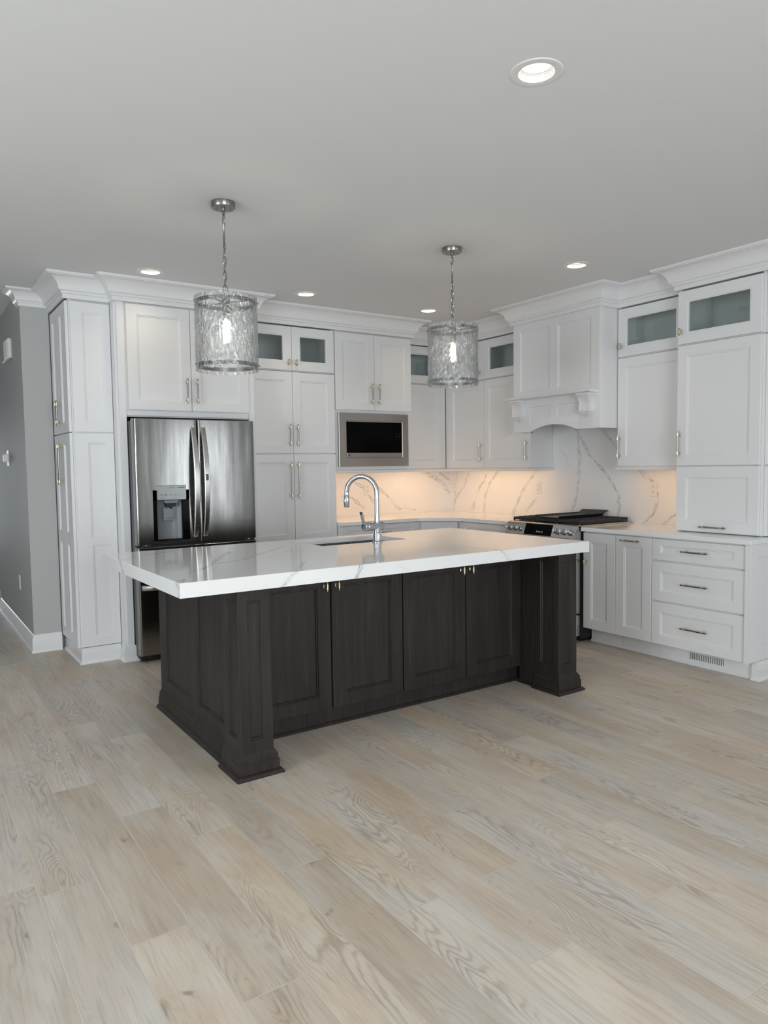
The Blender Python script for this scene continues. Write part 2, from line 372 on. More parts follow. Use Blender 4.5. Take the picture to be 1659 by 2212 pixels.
    def slab(s, fr, u0, u1, z0, z1, d0, th, cells, steps=((0.003, 0.0045), (0.009, 0.0045), (0.012, 0.0105)), holes=False, bev=0.002):
        """panelled board: front at depth d0, thickness th, recessed (or open) cells"""
        us = sorted({u0 + bev, u1 - bev} | {c[0] for c in cells} | {c[1] for c in cells})
        zs = sorted({z0 + bev, z1 - bev} | {c[2] for c in cells} | {c[3] for c in cells})
        cache = {}
        def P(u, d, z):
            k = (round(u, 5), round(d, 5), round(z, 5))
            if k not in cache: cache[k] = s.v(fr(u, d, z))
            return cache[k]
        inside = lambda u, z: any(c[0] < u < c[1] and c[2] < z < c[3] for c in cells)
        for a, c in zip(us, us[1:]):
            for e, g in zip(zs, zs[1:]):
                if not inside((a + c) / 2, (e + g) / 2): s.face([P(a, d0, e), P(c, d0, e), P(c, d0, g), P(a, d0, g)])
        for c in cells:
            cu = [u for u in us if c[0] <= u <= c[1]]; cz = [z for z in zs if c[2] <= z <= c[3]]
            lev = [(0, d0)] + [(i, d0 + d) for i, d in steps] if not holes else [(0, d0), (0.003, d0 + 0.004), (0.009, d0 + 0.004), (0.010, d0 + th)]
            loop0 = [(u, c[2]) for u in cu] + [(c[1], z) for z in cz[1:]] + [(u, c[3]) for u in cu[::-1][1:]] + [(c[0], z) for z in cz[::-1][1:-1]]
            def ins(u, z, i): return (min(max(u, c[0] + i), c[1] - i), min(max(z, c[2] + i), c[3] - i))
            rings = [[P(u, d, z) if i == 0 else s.v(fr(ins(u, z, i)[0], d, ins(u, z, i)[1])) for u, z in loop0] for i, d in lev]
            for a, e in zip(rings, rings[1:]):
                for k in range(len(a)): s.face([a[k], e[k], e[(k + 1) % len(a)], a[(k + 1) % len(a)]][::-1])
            if not holes: s.face(rings[-1])
        # outer rim
        o1 = [(u, zs[0]) for u in us] + [(us[-1], z) for z in zs[1:]] + [(u, zs[-1]) for u in us[::-1][1:]] + [(us[0], z) for z in zs[::-1][1:-1]]
        ex = lambda u, z: (u0 if u == us[0] else (u1 if u == us[-1] else u), z0 if z == zs[0] else (z1 if z == zs[-1] else z))
        A = [P(u, d0, z) for u, z in o1]; B = [s.v(fr(*[ex(u, z)[0], d0 + bev, ex(u, z)[1]])) for u, z in o1]; C = [s.v(fr(*[ex(u, z)[0], d0 + th, ex(u, z)[1]])) for u, z in o1]
        n = len(A)
        for X, Y in ((A, B), (B, C)):
            for k in range(n): s.face([X[k], Y[k], Y[(k + 1) % n], X[(k + 1) % n]])
        if not holes: s.face(C[::-1])

def obj(name, mb, mats, parent=None, smooth=None, org=(0, 0, 0)):
    bm = mb.bm
    o_ = ORG[parent.name] if parent is not None else Vector(org)
    if parent is not None or Vector(org).length: bmesh.ops.translate(bm, verts=bm.verts, vec=-o_)
    bmesh.ops.recalc_face_normals(bm, faces=bm.faces)
    me = bpy.data.meshes.new(name); bm.to_mesh(me); bm.free()
    for q in (mats if isinstance(mats, (list, tuple)) else [mats]): me.materials.append(M[q])
    if smooth:
        for q in me.polygons: q.use_smooth = True
    me.set_sharp_from_angle(angle=math.radians(smooth if smooth else 32))
    o = bpy.data.objects.new(name, me); COL.objects.link(o)
    if parent is not None: o.parent = parent
    else: o.location = o_
    ORG[o.name] = o_.copy()
    return o
def tag(o, label, cat, group=None):
    o['label'] = label; o['category'] = cat; o['kind'] = 'thing'
    if group: o['group'] = group
    return o
def thing(name, label, cat, loc=(0, 0, 0), group=None):
    o = bpy.data.objects.new(name, None); COL.objects.link(o); o.location = loc; o.empty_display_size = 0.1
    ORG[o.name] = Vector(loc)
    return tag(o, label, cat, group)
def structure(o, label=None):
    o['kind'] = 'structure'
    if label: o['label'] = label
    return o
def frame(ox, oy, ang):
    a = math.radians(ang); c, s = math.cos(a), math.sin(a)
    return lambda u, d, z: (ox + u * c - d * s, oy + u * s + d * c, z)
def FB(y): return lambda u, d, z: (u, y + d, z)          # faces the viewer across the room, u = x
def FR(x): return lambda u, d, z: (x + d, -u, z)         # faces left, u = -y

# ------------------------------------------------------------------ room shell
CE = 2.78
LIGHTS = [(-3.164, -4.367), (-3.552, -1.096), (-2.324, -1.071), (-1.107, -1.072), (-1.113, -2.758)]
def build_floor():
    bm = bmesh.new(); uvl = bm.loops.layers.uv.new('plank'); at = bm.faces.layers.float.new('rnd')
    joints = {-9: 0, }
    rnd = random.Random(11)
    k0, k1 = -24, 24
    for k in range(k0, k1):
        xa = -4.04 + PWID * k; xb = xa + PWID
        if xb < -8.2 or xa > 0.0: continue
        known = {-4: -3.668, -3: -4.096, -2: -4.504, -1: -3.583, 0: -4.0, 1: -4.43, 2: -3.58, 3: -4.428, 4: -4.0, 5: -4.833, 6: -4.426, 7: -3.99, 8: -3.58, 9: -4.42, 10: -3.996}
        j = known.get(k, -3.58 - 0.4167 * ((k * 2 + (1 if k % 5 == 0 else 0)) % 3))
        y = j
        while y > -9.6: y -= PLEN
        while y < 6.2:
            y0, y1 = max(y, -9.6), min(y + PLEN, 6.2)
            vs = [bm.verts.new(q) for q in ((xa, y0, 0), (xb, y0, 0), (xb, y1, 0), (xa, y1, 0))]
            f = bm.faces.new(vs); f[at] = rnd.random()
            for l, q in zip(f.loops, ((0, y0 - y), (PWID, y0 - y), (PWID, y1 - y), (0, y1 - y))): l[uvl].uv = q
            y += PLEN
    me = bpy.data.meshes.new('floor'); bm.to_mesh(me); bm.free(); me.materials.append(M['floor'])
    o = bpy.data.objects.new('floor', me); COL.objects.link(o); structure(o)
build_floor()
def build_ceiling():
    mb = MB(); h = 0.14; HR = 0.083
    xs = sorted({-8.2, 0.12} | {x + s * h for x, y in LIGHTS for s in (-1, 1)})
    ys = sorted({-9.62, 6.2} | {y + s * h for x, y in LIGHTS for s in (-1, 1)})
    # every lamp gets a square cell of its own; merge strips that would cut it
    rects = [(-8.2, 0.12, -9.62, 6.2)]
    def cut(R, q):
        x0, x1, y0, y1 = R; a, b, c, d = q
        if b <= x0 or a >= x1 or d <= y0 or c >= y1: return [R]
        out = []
        if a > x0: out.append((x0, a, y0, y1))
        if b < x1: out.append((b, x1, y0, y1))
        m0, m1 = max(a, x0), min(b, x1)
        if c > y0: out.append((m0, m1, y0, c))
        if d < y1: out.append((m0, m1, d, y1))
        return out
    for x, y in LIGHTS:
        q = (x - h, x + h, y - h, y + h); rects = [r for R in rects for r in cut(R, q)]
    for x0, x1, y0, y1 in rects: mb.face([mb.v(p) for p in ((x0, y0, CE), (x0, y1, CE), (x1, y1, CE), (x1, y0, CE))])
    for x, y in LIGHTS:
        n = 48; inner = [mb.v((x + HR * math.cos(2 * PI * k / n), y + HR * math.sin(2 * PI * k / n), CE)) for k in range(n)]
        def sq(k):
            c, s = math.cos(2 * PI * k / n), math.sin(2 * PI * k / n); m = h / max(abs(c), abs(s)); return (x + c * m, y + s * m, CE)
        outer = [mb.v(sq(k)) for k in range(n)]
        for k in range(n): mb.face([inner[k], outer[k], outer[(k + 1) % n], inner[(k + 1) % n]])
    structure(obj('ceiling', mb, 'ceiling'))
    mb = MB(); mb.box(-8.2, 0.12, -9.62, 6.2, CE + 0.2, CE + 0.24); structure(obj('roof_slab', mb, 'ceiling'))
build_ceiling()
def wall(name, *boxes):
    mb = MB()
    for q in boxes: mb.box(*q)
    return structure(obj(name, mb, 'wall'))
wall('wall_back', (-4.13, 0.0, 0.0, 0.12, 0, CE), (-4.246, -4.045, -0.088, 0.0, 0, CE))
wall('wall_right', (0.0, 0.12, -8.55, 0.12, 0, CE), (0.0, 0.12, -9.5, -9.35, 0, CE), (0.0, 0.12, -9.35, -8.55, 0, .3), (0.0, 0.12, -9.35, -8.55, 2.3, CE))
wall('wall_hall', (-4.246, -4.13, 0.0, 1.97, 0, CE), (-4.246, -4.13, 3.3, 6.1, 0, CE), (-4.246, -4.13, 1.97, 3.3, 2.40, CE))
wall('wall_far', (-4.246, -2.6, 2.45, 2.57, 0, CE))
wall('wall_hall_left', (-5.72, -5.6, 0.0, 6.1, 0, CE), (-8.12, -5.6, 0.0, 0.12, 0, CE))
wall('wall_hall_end', (-5.6, -5.4, 6.0, 6.1, 0, CE), (-4.5, -4.246, 6.0, 6.1, 0, CE), (-5.4, -4.5, 6.0, 6.1, 2.15, CE), (-5.4, -4.5, 6.0, 6.1, 0, 0.25))
wall('wall_left', (-8.12, -8.0, -9.5, -5.35, 0, CE), (-8.12, -8.0, -3.05, 0.0, 0, CE), (-8.12, -8.0, -5.35, -3.05, 0, 0.5), (-8.12, -8.0, -5.35, -3.05, 2.4, CE))
wall('wall_front', (-8.0, -6.35, -9.62, -9.5, 0, CE), (-3.65, -0.50, -9.62, -9.5, 0, CE), (-0.06, 0.12, -9.62, -9.5, 0, CE),
     (-6.35, -3.65, -9.62, -9.5, 0, 0.35), (-6.35, -3.65, -9.62, -9.5, 2.55, CE), (-0.50, -0.06, -9.62, -9.5, 0, 0.10), (-0.50, -0.06, -9.62, -9.5, 2.3, CE))
def window(name, axis, a0, a1, z0, z1, at, nm):
    mb = MB(); W_ = 0.06
    def bx(p0, p1, q0, q1, th=0.05):
        if axis == 'y': mb.box(p0, p1, at - th, at + th, q0, q1)
        else: mb.box(at - th, at + th, p0, p1, q0, q1)
    bx(a0, a1, z0, z0 + W_); bx(a0, a1, z1 - W_, z1); bx(a0, a0 + W_, z0 + W_, z1 - W_); bx(a1 - W_, a1, z0 + W_, z1 - W_)
    for k in range(1, nm):
        c = a0 + (a1 - a0) * k / nm; bx(c - 0.03, c + 0.03, z0 + W_, z1 - W_)
    o = structure(obj(name, mb, 'trim'))
    mb = MB()
    if axis == 'y': mb.box(a0 + .02, a1 - .02, at - .003, at + .003, z0 + .02, z1 - .02)
    else: mb.box(at - .003, at + .003, a0 + .02, a1 - .02, z0 + .02, z1 - .02)
    obj('window_pane', mb, 'pane', o)
window('window_1', 'y', -6.35, -3.65, 0.35, 2.55, -9.56, 3)
window('window_2', 'y', -0.50, -0.06, 0.10, 2.30, -9.56, 1)
window('window_3', 'x', -5.35, -3.05, 0.5, 2.4, -8.06, 2)
window('window_5', 'x', -9.35, -8.55, 0.3, 2.3, 0.06, 1)
window('window_4', 'y', -5.4, -4.5, 0.25, 2.15, 6.05, 1)

BASE = [(0.0, 0.0), (0.022, 0.0), (0.022, 0.012), (0.016, 0.022), (0.014, 0.024), (0.014, 0.105), (0.011, 0.115), (0.007, 0.122), (0.005, 0.135), (0.0, 0.14)]
mb = MB(); mb.sweep([(-4.246, 1.965), (-4.246, -0.088), (-4.045, -0.088)], BASE); structure(obj('baseboard_hall', mb, 'trim'))
mb = MB(); mb.sweep([(-4.2459, 2.45), (-2.65, 2.45)], BASE); structure(obj('baseboard_far', mb, 'trim'))
mb = MB(); mb.box(-4.285, -4.215, 1.97, 3.3, 0.0, 0.012, 0.004); structure(obj('trim_1', mb, 'steel'), 'shiny metal floor strip in the hall doorway')

# crown mouldings
FZ = 2.622
CROWN = [(0.0, FZ), (0.016, FZ), (0.016, FZ + .030), (0.026, FZ + .033), (0.026, FZ + .046), (0.036, FZ + .050), (0.042, FZ + .056), (0.044, FZ + .064), (0.048, FZ + .078),
         (0.056, FZ + .096), (0.069, FZ + .113), (0.086, FZ + .126), (0.106, FZ + .134), (0.124, FZ + .137), (0.124, FZ + .1405), (0.135, FZ + .1425), (0.135, FZ + .157), (0.0, FZ + .157)]
SMALL = [(o * 0.75, 2.66 + (z - FZ) * 0.119 / 0.157) for o, z in CROWN]
CP = [(-4.04, -.088), (-4.04, -.690), (-3.733, -.690), (-3.733, -.800), (-2.66, -.800), (-2.66, -.612), (-.952, -.612), (-.952, -.322), (-.312, -.322),
      (-.312, -1.522), (-.520, -1.522), (-.520, -2.476), (-.312, -2.476), (-.312, -3.078), (-.424, -3.078), (-.424, -3.722), (-.005, -3.722)]
for nm, a, c in (('trim_2', 0, 3), ('trim_3', 3, 5), ('trim_4', 5, 7), ('trim_5', 7, 9), ('trim_6', 9, 12), ('trim_7', 12, 13), ('trim_8', 13, 16)):
    mb = MB(); mb.sweep(CP, CROWN, a, c); structure(obj(nm, mb, 'trim', smooth=28), 'white crown moulding at the ceiling')
mb = MB(); mb.sweep([(-4.246, 0.03), (-4.246, -.088), (-4.045, -.088)], SMALL); structure(obj('trim_9', mb, 'trim', smooth=28), 'white crown moulding over the hall corner')

# ------------------------------------------------------------------ hardware
def pull(parent, fr, u, z, L, horiz=False, cc=None):
    """bar handle standing off a door face; u, z = centre of the bar"""
    cc = cc or (L - 0.058)
    mb = MB(); mb.mi = 0
    P = (lambda s, w, d: fr(u + s, d, z + w)) if horiz else (lambda s, w, d: fr(u + w, d, z + s))
    D = -0.032; r = 0.0055
    mb.tube([P(-L / 2, 0, D), P(L / 2, 0, D)], r, 12)
    mb.mi = 1
    posts = (0,) if cc == 0 else (-cc / 2, cc / 2)
    for q in posts:
        mb.tube([P(q, 0, 0.0), P(q, 0, -0.004), P(q, 0, -0.006), P(q, 0, -0.016), P(q, 0, D + r)], [0.0085, 0.0085, 0.0055, 0.0048, 0.0055], 10)
        for e in (-0.0075, 0.0075): mb.tube([P(q + e - 0.0022, 0, D), P(q + e + 0.0022, 0, D)], 0.0078, 12)
        mb.tube([P(q - 0.006, 0, D), P(q + 0.006, 0, D)], 0.0068, 12)
    return obj('handle', mb, ['bar', 'brass'], parent, smooth=40)
def door(parent, fr, u0, u1, z0, z1, name='door', th=0.020, st=0.073, hd=None, glass=False, mt='white', cells=None):
    mb = MB(); cells = cells or [(u0 + st, u1 - st, z0 + st, z1 - st)]
    mb.slab(fr, u0, u1, z0, z1, 0.0, th, cells, holes=glass)
    o = obj(name, mb, mt, parent)
    if glass:
        c = cells[0]; mb = MB(); mb.box(c[0] - .004, c[1] + .004, 0.010, 0.014, c[2] - .004, c[3] + .004, fr=fr)
        obj('glass_pane', mb, 'cab_glass', o)
    if hd:
        kind, hu, hz = hd
        if kind == 'pull': pull(o, fr, hu, hz, 0.190)
        elif kind == 'long': pull(o, fr, hu, hz, 0.320)
        elif kind == 'knob': pull(o, fr, hu, hz, 0.050, cc=0)
        elif kind == 'bar': pull(o, fr, hu, hz, 0.192, True)
        elif kind == 'shortbar': pull(o, fr, hu, hz, 0.160, True)
    return o
def shell(parent, fr, u0, u1, z0, z1, d0, d1, shelves=(), name='carcass', solid=()):
    """open-fronted box of boards; shelves = heights of inner boards"""
    mb = MB(); w = 0.018
    mb.box(u0, u0 + w, d0, d1, z0, z1, fr=fr); mb.box(u1 - w, u1, d0, d1, z0, z1, fr=fr)
    mb.box(u0 + w, u1 - w, d0, d1, z0, z0 + w, fr=fr); mb.box(u0 + w, u1 - w, d0, d1, z1 - w, z1, fr=fr)
    mb.box(u0 + w, u1 - w, d1 - .008, d1, z0 + w, z1 - w, fr=fr)
    for z in shelves: mb.box(u0 + w, u1 - w, d0, d1 - .008, z - .012, z + .012, fr=fr)
    for q in solid: mb.box(*q, fr=fr)
    return obj(name, mb, 'white', parent)
RAIL = [(0.0, 1.352), (0.012, 1.352), (0.018, 1.356), (0.022, 1.364), (0.022, 1.370), (0.016, 1.374), (0.012, 1.380), (0.0, 1.383)]
PLINTH = [(0.0, 0.0), (0.026, 0.0), (0.026, 0.007), (0.020, 0.015), (0.014, 0.020), (0.014, 0.078), (0.010, 0.083), (0.010, 0.100), (0.004, 0.112), (0.0, 0.116)]

# ---- pantry cabinet beside the hallway
t_ = thing('pantry_cabinet', 'narrow full-height white pantry cabinet between the hall corner and the refrigerator', 'cabinet', (-3.875, -0.36, 0))
mb = MB(); mb.box(-4.018, -3.735, -.665, -.004, 0.118, 2.66); mb.box(-4.0, -3.735, -.64, -.004, 0.0, 0.118); obj('carcass', mb, 'white', t_)
mb = MB(); st = .085
mb.slab(FB(-.685), -4.008, -3.737, 1.688, 2.612, 0, .02, [(-3.928, -3.785, 1.757, 2.538)]); obj('end_panel', mb, 'white', t_)
mb = MB(); mb.slab(FB(-.685), -4.008, -3.737, 0.122, 1.680, 0, .02, [(-3.918, -3.793, .916, 1.612), (-3.914, -3.785, .195, .866)]); obj('end_panel', mb, 'white', t_)
fs = FR(-4.040)
for u0, u1, hu in ((.095, .376, .350), (.379, .672, .412)):
    door(t_, fs, u0, u1, 1.688, 2.612, th=.0195, hd=('pull', hu, 1.838))
    c = (u0 + .073, u1 - .073)
    door(t_, fs, u0, u1, 0.122, 1.680, th=.0195, hd=('long', hu, 1.462), cells=[(*c, .95, 1.607), (*c, .195, .866)])
mb = MB(); mb.sweep([(-4.006, -.09), (-4.006, -.672), (-3.737, -.672)], PLINTH); obj('base_molding', mb, 'trim', t_)

# ---- refrigerator surround with the cabinet above
t_ = thing('refrigerator_surround', 'white cabinet and side panels built around and above the stainless refrigerator', 'cabinet', (-3.19, -0.4, 0))
mb = MB(); mb.box(-3.733, -3.718, -.776, -.004, 0, 2.66); mb.box(-3.718, -3.668, -.796, -.776, 0, 2.66, .002); mb.box(-3.718, -3.700, -.776, -.004, 0, 2.66); obj('side_panel', mb, 'white', t_)
mb = MB(); mb.box(-2.712, -2.662, -.796, -.776, 0, 2.66, .002); mb.box(-2.680, -2.662, -.776, -.004, 0, 2.66); obj('side_panel', mb, 'white', t_)
mb = MB(); mb.box(-3.699, -2.681, -.772, -.004, 1.80, 2.66); mb.box(-3.667, -2.713, -.790, -.772, 1.806, 1.846, .003); mb.box(-3.667, -2.713, -.784, -.772, 1.846, 2.64); obj('carcass', mb, 'white', t_)
fb = FB(-.806)
door(t_, fb, -3.652, -3.183, 1.850, 2.612, hd=('pull', -3.221, 2.0))
door(t_, fb, -3.179, -2.714, 1.850, 2.612, hd=('pull', -3.142, 2.0))
mb = MB(); mb.sweep([(-3.733, -.715), (-3.733, -.796), (-3.668, -.796), (-3.668, -.74)], PLINTH); obj('base_molding', mb, 'trim', t_)
mb = MB(); mb.sweep([(-2.712, -.74), (-2.712, -.796), (-2.662, -.796), (-2.662, -.62)], PLINTH); obj('base_molding', mb, 'trim', t_)

# ---- tall pantry with glass top doors
t_ = thing('tall_cabinet', 'tall white cabinet with paired glass top doors just right of the refrigerator', 'cabinet', (-2.23, -0.3, 0))
shell(t_, FB(-.585), -2.655, -1.806, 2.236, 2.66, 0, .58)
mb = MB(); mb.box(-2.655, -1.806, -.585, -.004, .115, 2.232); mb.box(-2.655, -1.806, -.53, -.004, 0, .115); obj('body', mb, 'white', t_)
fb = FB(-.607)
for z0, z1, kind, hz, gl in ((2.243, 2.612, 'knob', 2.306, True), (1.534, 2.229, 'pull', 1.689, False), (.122, 1.524, 'long', 1.302, False)):
    cc = None if kind != 'long' else 1
    for u0, u1, hu in ((-2.645, -2.226, -2.262), (-2.222, -1.808, -2.191)):
        cells = [(u0 + .073, u1 - .073, .835, 1.455), (u0 + .073, u1 - .073, .195, .765)] if cc else None
        door(t_, fb, u0, u1, z0, z1, 'glass_door' if gl else 'door', hd=(kind, hu, hz), glass=gl, cells=cells)

# ---- wall cabinet that holds the microwave
t_ = thing('wall_cabinet', 'white wall cabinet with a microwave built in below its two doors', 'cabinet', (-1.38, -0.3, 1.353))
mb = MB(); fb = FB(-.587)
mb.box(-1.798, -.960, -.587, -.004, 1.893, 2.66)
mb.box(-1.798, -1.745, -.587, -.004, 1.383, 1.893); mb.box(-1.015, -.960, -.587, -.004, 1.383, 1.893); mb.box(-1.745, -1.015, -.587, -.004, 1.383, 1.425); mb.box(-1.745, -1.015, -.02, -.004, 1.425, 1.893)
obj('carcass', mb, 'white', t_)
fb = FB(-.607)
door(t_, fb, -1.796, -1.382, 1.926, 2.612, hd=('pull', -1.418, 2.073))
door(t_, fb, -1.378, -.962, 1.926, 2.612, hd=('pull', -1.341, 2.073))
mb = MB(); mb.sweep([(-1.798, -.587), (-.960, -.587), (-.960, -.335)], RAIL); mb.box(-1.798, -.960, -.587, -.58, 1.374, 1.384); obj('light_rail', mb, 'trim', t_)

# ---- corner wall cabinets
t_ = thing('corner_cabinet', 'white wall cabinet with one glass door tucked between microwave cabinet and room corner', 'cabinet', (-0.6, -0.16, 1.353))
shell(t_, FB(-.300), -.955, -.300, 2.236, 2.66, 0, .296)
mb = MB(); mb.box(-.955, -.300, -.300, -.004, 1.383, 2.232); mb.box(-.376, -.313, -.312, -.300, 1.383, 2.66); obj('body', mb, 'white', t_)
fb = FB(-.320)
door(t_, fb, -.950, -.379, 2.243, 2.612, 'glass_door', glass=True); door(t_, fb, -.950, -.379, 1.386, 2.231)
mb = MB(); mb.sweep([(-.955, -.305), (-.312, -.305)], RAIL); obj('light_rail', mb, 'trim', t_)
t_ = thing('wall_cabinet', 'white two-door wall cabinet left of the range hood with glass doors on top', 'cabinet', (-0.15, -0.95, 1.353))
shell(t_, FR(-.292), .300, 1.526, 2.236, 2.66, 0, .287)
mb = MB(); mb.box(-.292, -.004, -.300, -1.526, 1.383, 2.232); mb.box(-.302, -.292, -.312, -.366, 1.383, 2.66); obj('body', mb, 'white', t_)
fr = FR(-.312)
door(t_, fr, .369, .902, 2.243, 2.612, 'glass_door', hd=('knob', .868, 2.306), glass=True); door(t_, fr, .906, 1.526, 2.243, 2.612, 'glass_door', hd=('knob', 1.49, 2.306), glass=True)
door(t_, fr, .369, .902, 1.386, 2.231, hd=('pull', .868, 1.535)); door(t_, fr, .906, 1.526, 1.386, 2.231, hd=('pull', 1.492, 1.538))
mb = MB(); mb.sweep([(-.297, -.30), (-.297, -1.526), (-.02, -1.526)], RAIL); obj('light_rail', mb, 'trim', t_)
t_ = thing('wall_cabinet', 'white single-door wall cabinet right of the range hood with a wide glass pane on top', 'cabinet', (-0.15, -2.78, 1.353))
shell(t_, FR(-.292), 2.480, 3.074, 2.236, 2.66, 0, .287)
mb = MB(); mb.box(-.292, -.004, -2.480, -3.074, 1.383, 2.232); obj('body', mb, 'white', t_)
door(t_, fr, 2.482, 3.073, 2.243, 2.612, 'glass_door', hd=('knob', 2.520, 2.320), glass=True)
door(t_, fr, 2.482, 3.073, 1.386, 2.231, hd=('pull', 2.506, 1.536))
mb = MB(); mb.sweep([(-.02, -2.478), (-.297, -2.478), (-.297, -3.074)][::1], [(o, z) for o, z in RAIL]); obj('light_rail', mb, 'trim', t_)

# ---- tower standing on the counter
t_ = thing('counter_cabinet', 'white cabinet tower with appliance garage standing on the right counter', 'cabinet', (-0.2, -3.4, 0.916))
shell(t_, FR(-.402), 3.080, 3.700, 2.236, 2.66, 0, .397)
mb = MB(); mb.box(-.402, -.004, -3.080, -3.700, .9165, 2.232); obj('body', mb, 'white', t_)
fr = FR(-.424)
door(t_, fr, 3.085, 3.688, 2.243, 2.612, 'glass_door', hd=('knob', 3.115, 2.328), glass=True)
door(t_, fr, 3.085, 3.688, 1.386, 2.231, hd=('pull', 3.111, 1.540))
door(t_, fr, 3.085, 3.688, .922, 1.378, 'lift_door', hd=('bar', 3.380, .957))
mb = MB()
for z0, z1 in ((.918, 1.378), (1.386, 2.231), (2.243, 2.612)): mb.slab(FB(-3.722), -.385, -.006, z0, z1, 0, .02, [(-.315, -.075, z0 + .073, z1 - .073)])
obj('end_panel', mb, 'white', t_)

# ---- base cabinets of the right run
def toe(parent, fr, u0, u1, d, depth):
    mb = MB(); mb.box(u0, u1, d, depth, 0, .119, fr=fr); mb.box(u0, u1, d - .012, d, 0, .010, fr=fr); mb.box(u0, u1, d - .007, d, .010, .018, fr=fr)
    return obj('toe_kick', mb, 'white', parent)
def base_body(parent, fr, u0, u1, d0, d1):
    mb = MB(); mb.box(u0, u1, d0, d1, .119, .883, fr=fr); return obj('carcass', mb, 'white', parent)
fr = FR(-.645)
t_ = thing('base_cabinet', 'narrow white base cabinet with a T-shaped knob, right next to the range', 'cabinet', (-.32, -2.575, 0))
base_body(t_, fr, 2.424, 2.728, .021, .64); toe(t_, fr, 2.424, 2.728, .105, .64)
door(t_, fr, 2.426, 2.727, .122, .873, hd=('knob', 2.458, .650))
t_ = thing('base_cabinet', 'narrow white pull-out base cabinet with a horizontal bar handle beside the drawers', 'cabinet', (-.32, -2.885, 0))
base_body(t_, fr, 2.730, 3.042, .021, .64); toe(t_, fr, 2.730, 3.042, .105, .64)
door(t_, fr, 2.731, 3.041, .122, .873, hd=('shortbar', 2.876, .842))
t_ = thing('drawer_cabinet', 'white base cabinet with three stacked drawers at the right end of the counter', 'cabinet', (-.32, -3.40, 0))
base_body(t_, fr, 3.044, 3.742, .021, .64); toe(t_, fr, 3.044, 3.735, .105, .64)
for z0, z1, hz in ((.724, .873, .800), (.434, .712, .572), (.122, .422, .270)):
    door(t_, fr, 3.046, 3.733, z0, z1, 'drawer', hd=('bar', 3.390, hz), cells=[(3.115, 3.655, z0 + .046 if z1 > .8 else z0 + .066, z1 - .044 if z1 > .8 else z1 - .070)])
mb = MB(); mb.slab(FB(-3.765), -.640, -.006, .122, .882, 0, .02, [(-.560, -.080, .200, .800)]); mb.box(-.66, -.645, -3.738, -3.765, .122, .882); obj('end_panel', mb, 'white', t_)
mb = MB(); mb.sweep([(-.548, -3.736), (-.548, -3.770), (-.006, -3.770)], PLINTH); mb.box(-.548, -.006, -3.745, -3.769, 0, .121); obj('base_molding', mb, 'trim', t_)
# register in the toe-kick
mb = MB(); mb.box(-.5415, -.540, -3.284, -3.536, .036, .090); n = 18
mb.mi = 1
for k in range(n + 1):
    y = -3.290 - 0.24 * k / n; mb.box(-.5475, -.5415, y - .0028, y + .0028, .040, .086)
mb.box(-.5475, -.5415, -3.284, -3.536, .085, .091); mb.box(-.5475, -.5415, -3.284, -3.536, .035, .041)
tag(obj('vent_grille', mb, ['bmatte', 'trim'], org=(-.545, -3.41, .036)), 'slatted vent grille in the toe-kick under the three drawers', 'vent')

# ---- base cabinets behind the island
t_ = thing('base_cabinet', 'wide white base cabinet under the back counter behind the faucet', 'cabinet', (-1.36, -.33, 0))
fb = FB(-.650)
base_body(t_, fb, -1.800, -.925, .021, .64); toe(t_, fb, -1.800, -.925, .105, .64)
door(t_, fb, -1.790, -.926, .722, .873, 'drawer', cells=[(-1.715, -1.0, .765, .832)], hd=('bar', -1.36, .798))
door(t_, fb, -1.790, -1.360, .122, .712, hd=('pull', -1.40, .58)); door(t_, fb, -1.356, -.926, .122, .712, hd=('pull', -1.316, .58))
t_ = thing('corner_base_cabinet', 'diagonal white corner base cabinet where the two counters meet', 'cabinet', (-.4, -.4, 0))
ax, ay, bx_, by = -.908, -.662, -.645, -.905
mb = MB(); mb.prism([(-.921, -.004), (-.921, -.630), (-.900, -.640), (-.625, -.895), (-.618, -.915), (-.004, -.915), (-.004, -.004)], .119, .883, lambda x, y, h: (x, y, h))
mb.prism([(-.92, -.004), (-.92, -.54), (-.82, -.54), (-.54, -.80), (-.54, -.914), (-.004, -.914), (-.004, -.004)], 0, .119, lambda x, y, h: (x, y, h)); obj('carcass', mb, 'white', t_)
ang = math.degrees(math.atan2(by - ay, bx_ - ax)); Ld = math.hypot(bx_ - ax, by - ay); fd = frame(ax, ay, ang)
door(t_, fd, 0.004, Ld - .004, .122, .873, hd=('pull', Ld - .04, .60))
t_ = thing('base_cabinet', 'white base cabinet in the right-hand run between the corner and the range', 'cabinet', (-.32, -1.28, 0))
base_body(t_, fr, .922, 1.640, .021, .64); toe(t_, fr, .922, 1.640, .105, .64)
door(t_, fr, .928, 1.638, .722, .873, 'drawer', cells=[(1.0, 1.565, .765, .832)], hd=('bar', 1.283, .798))
door(t_, fr, .928, 1.638, .122, .712, hd=('pull', 1.60, .58))

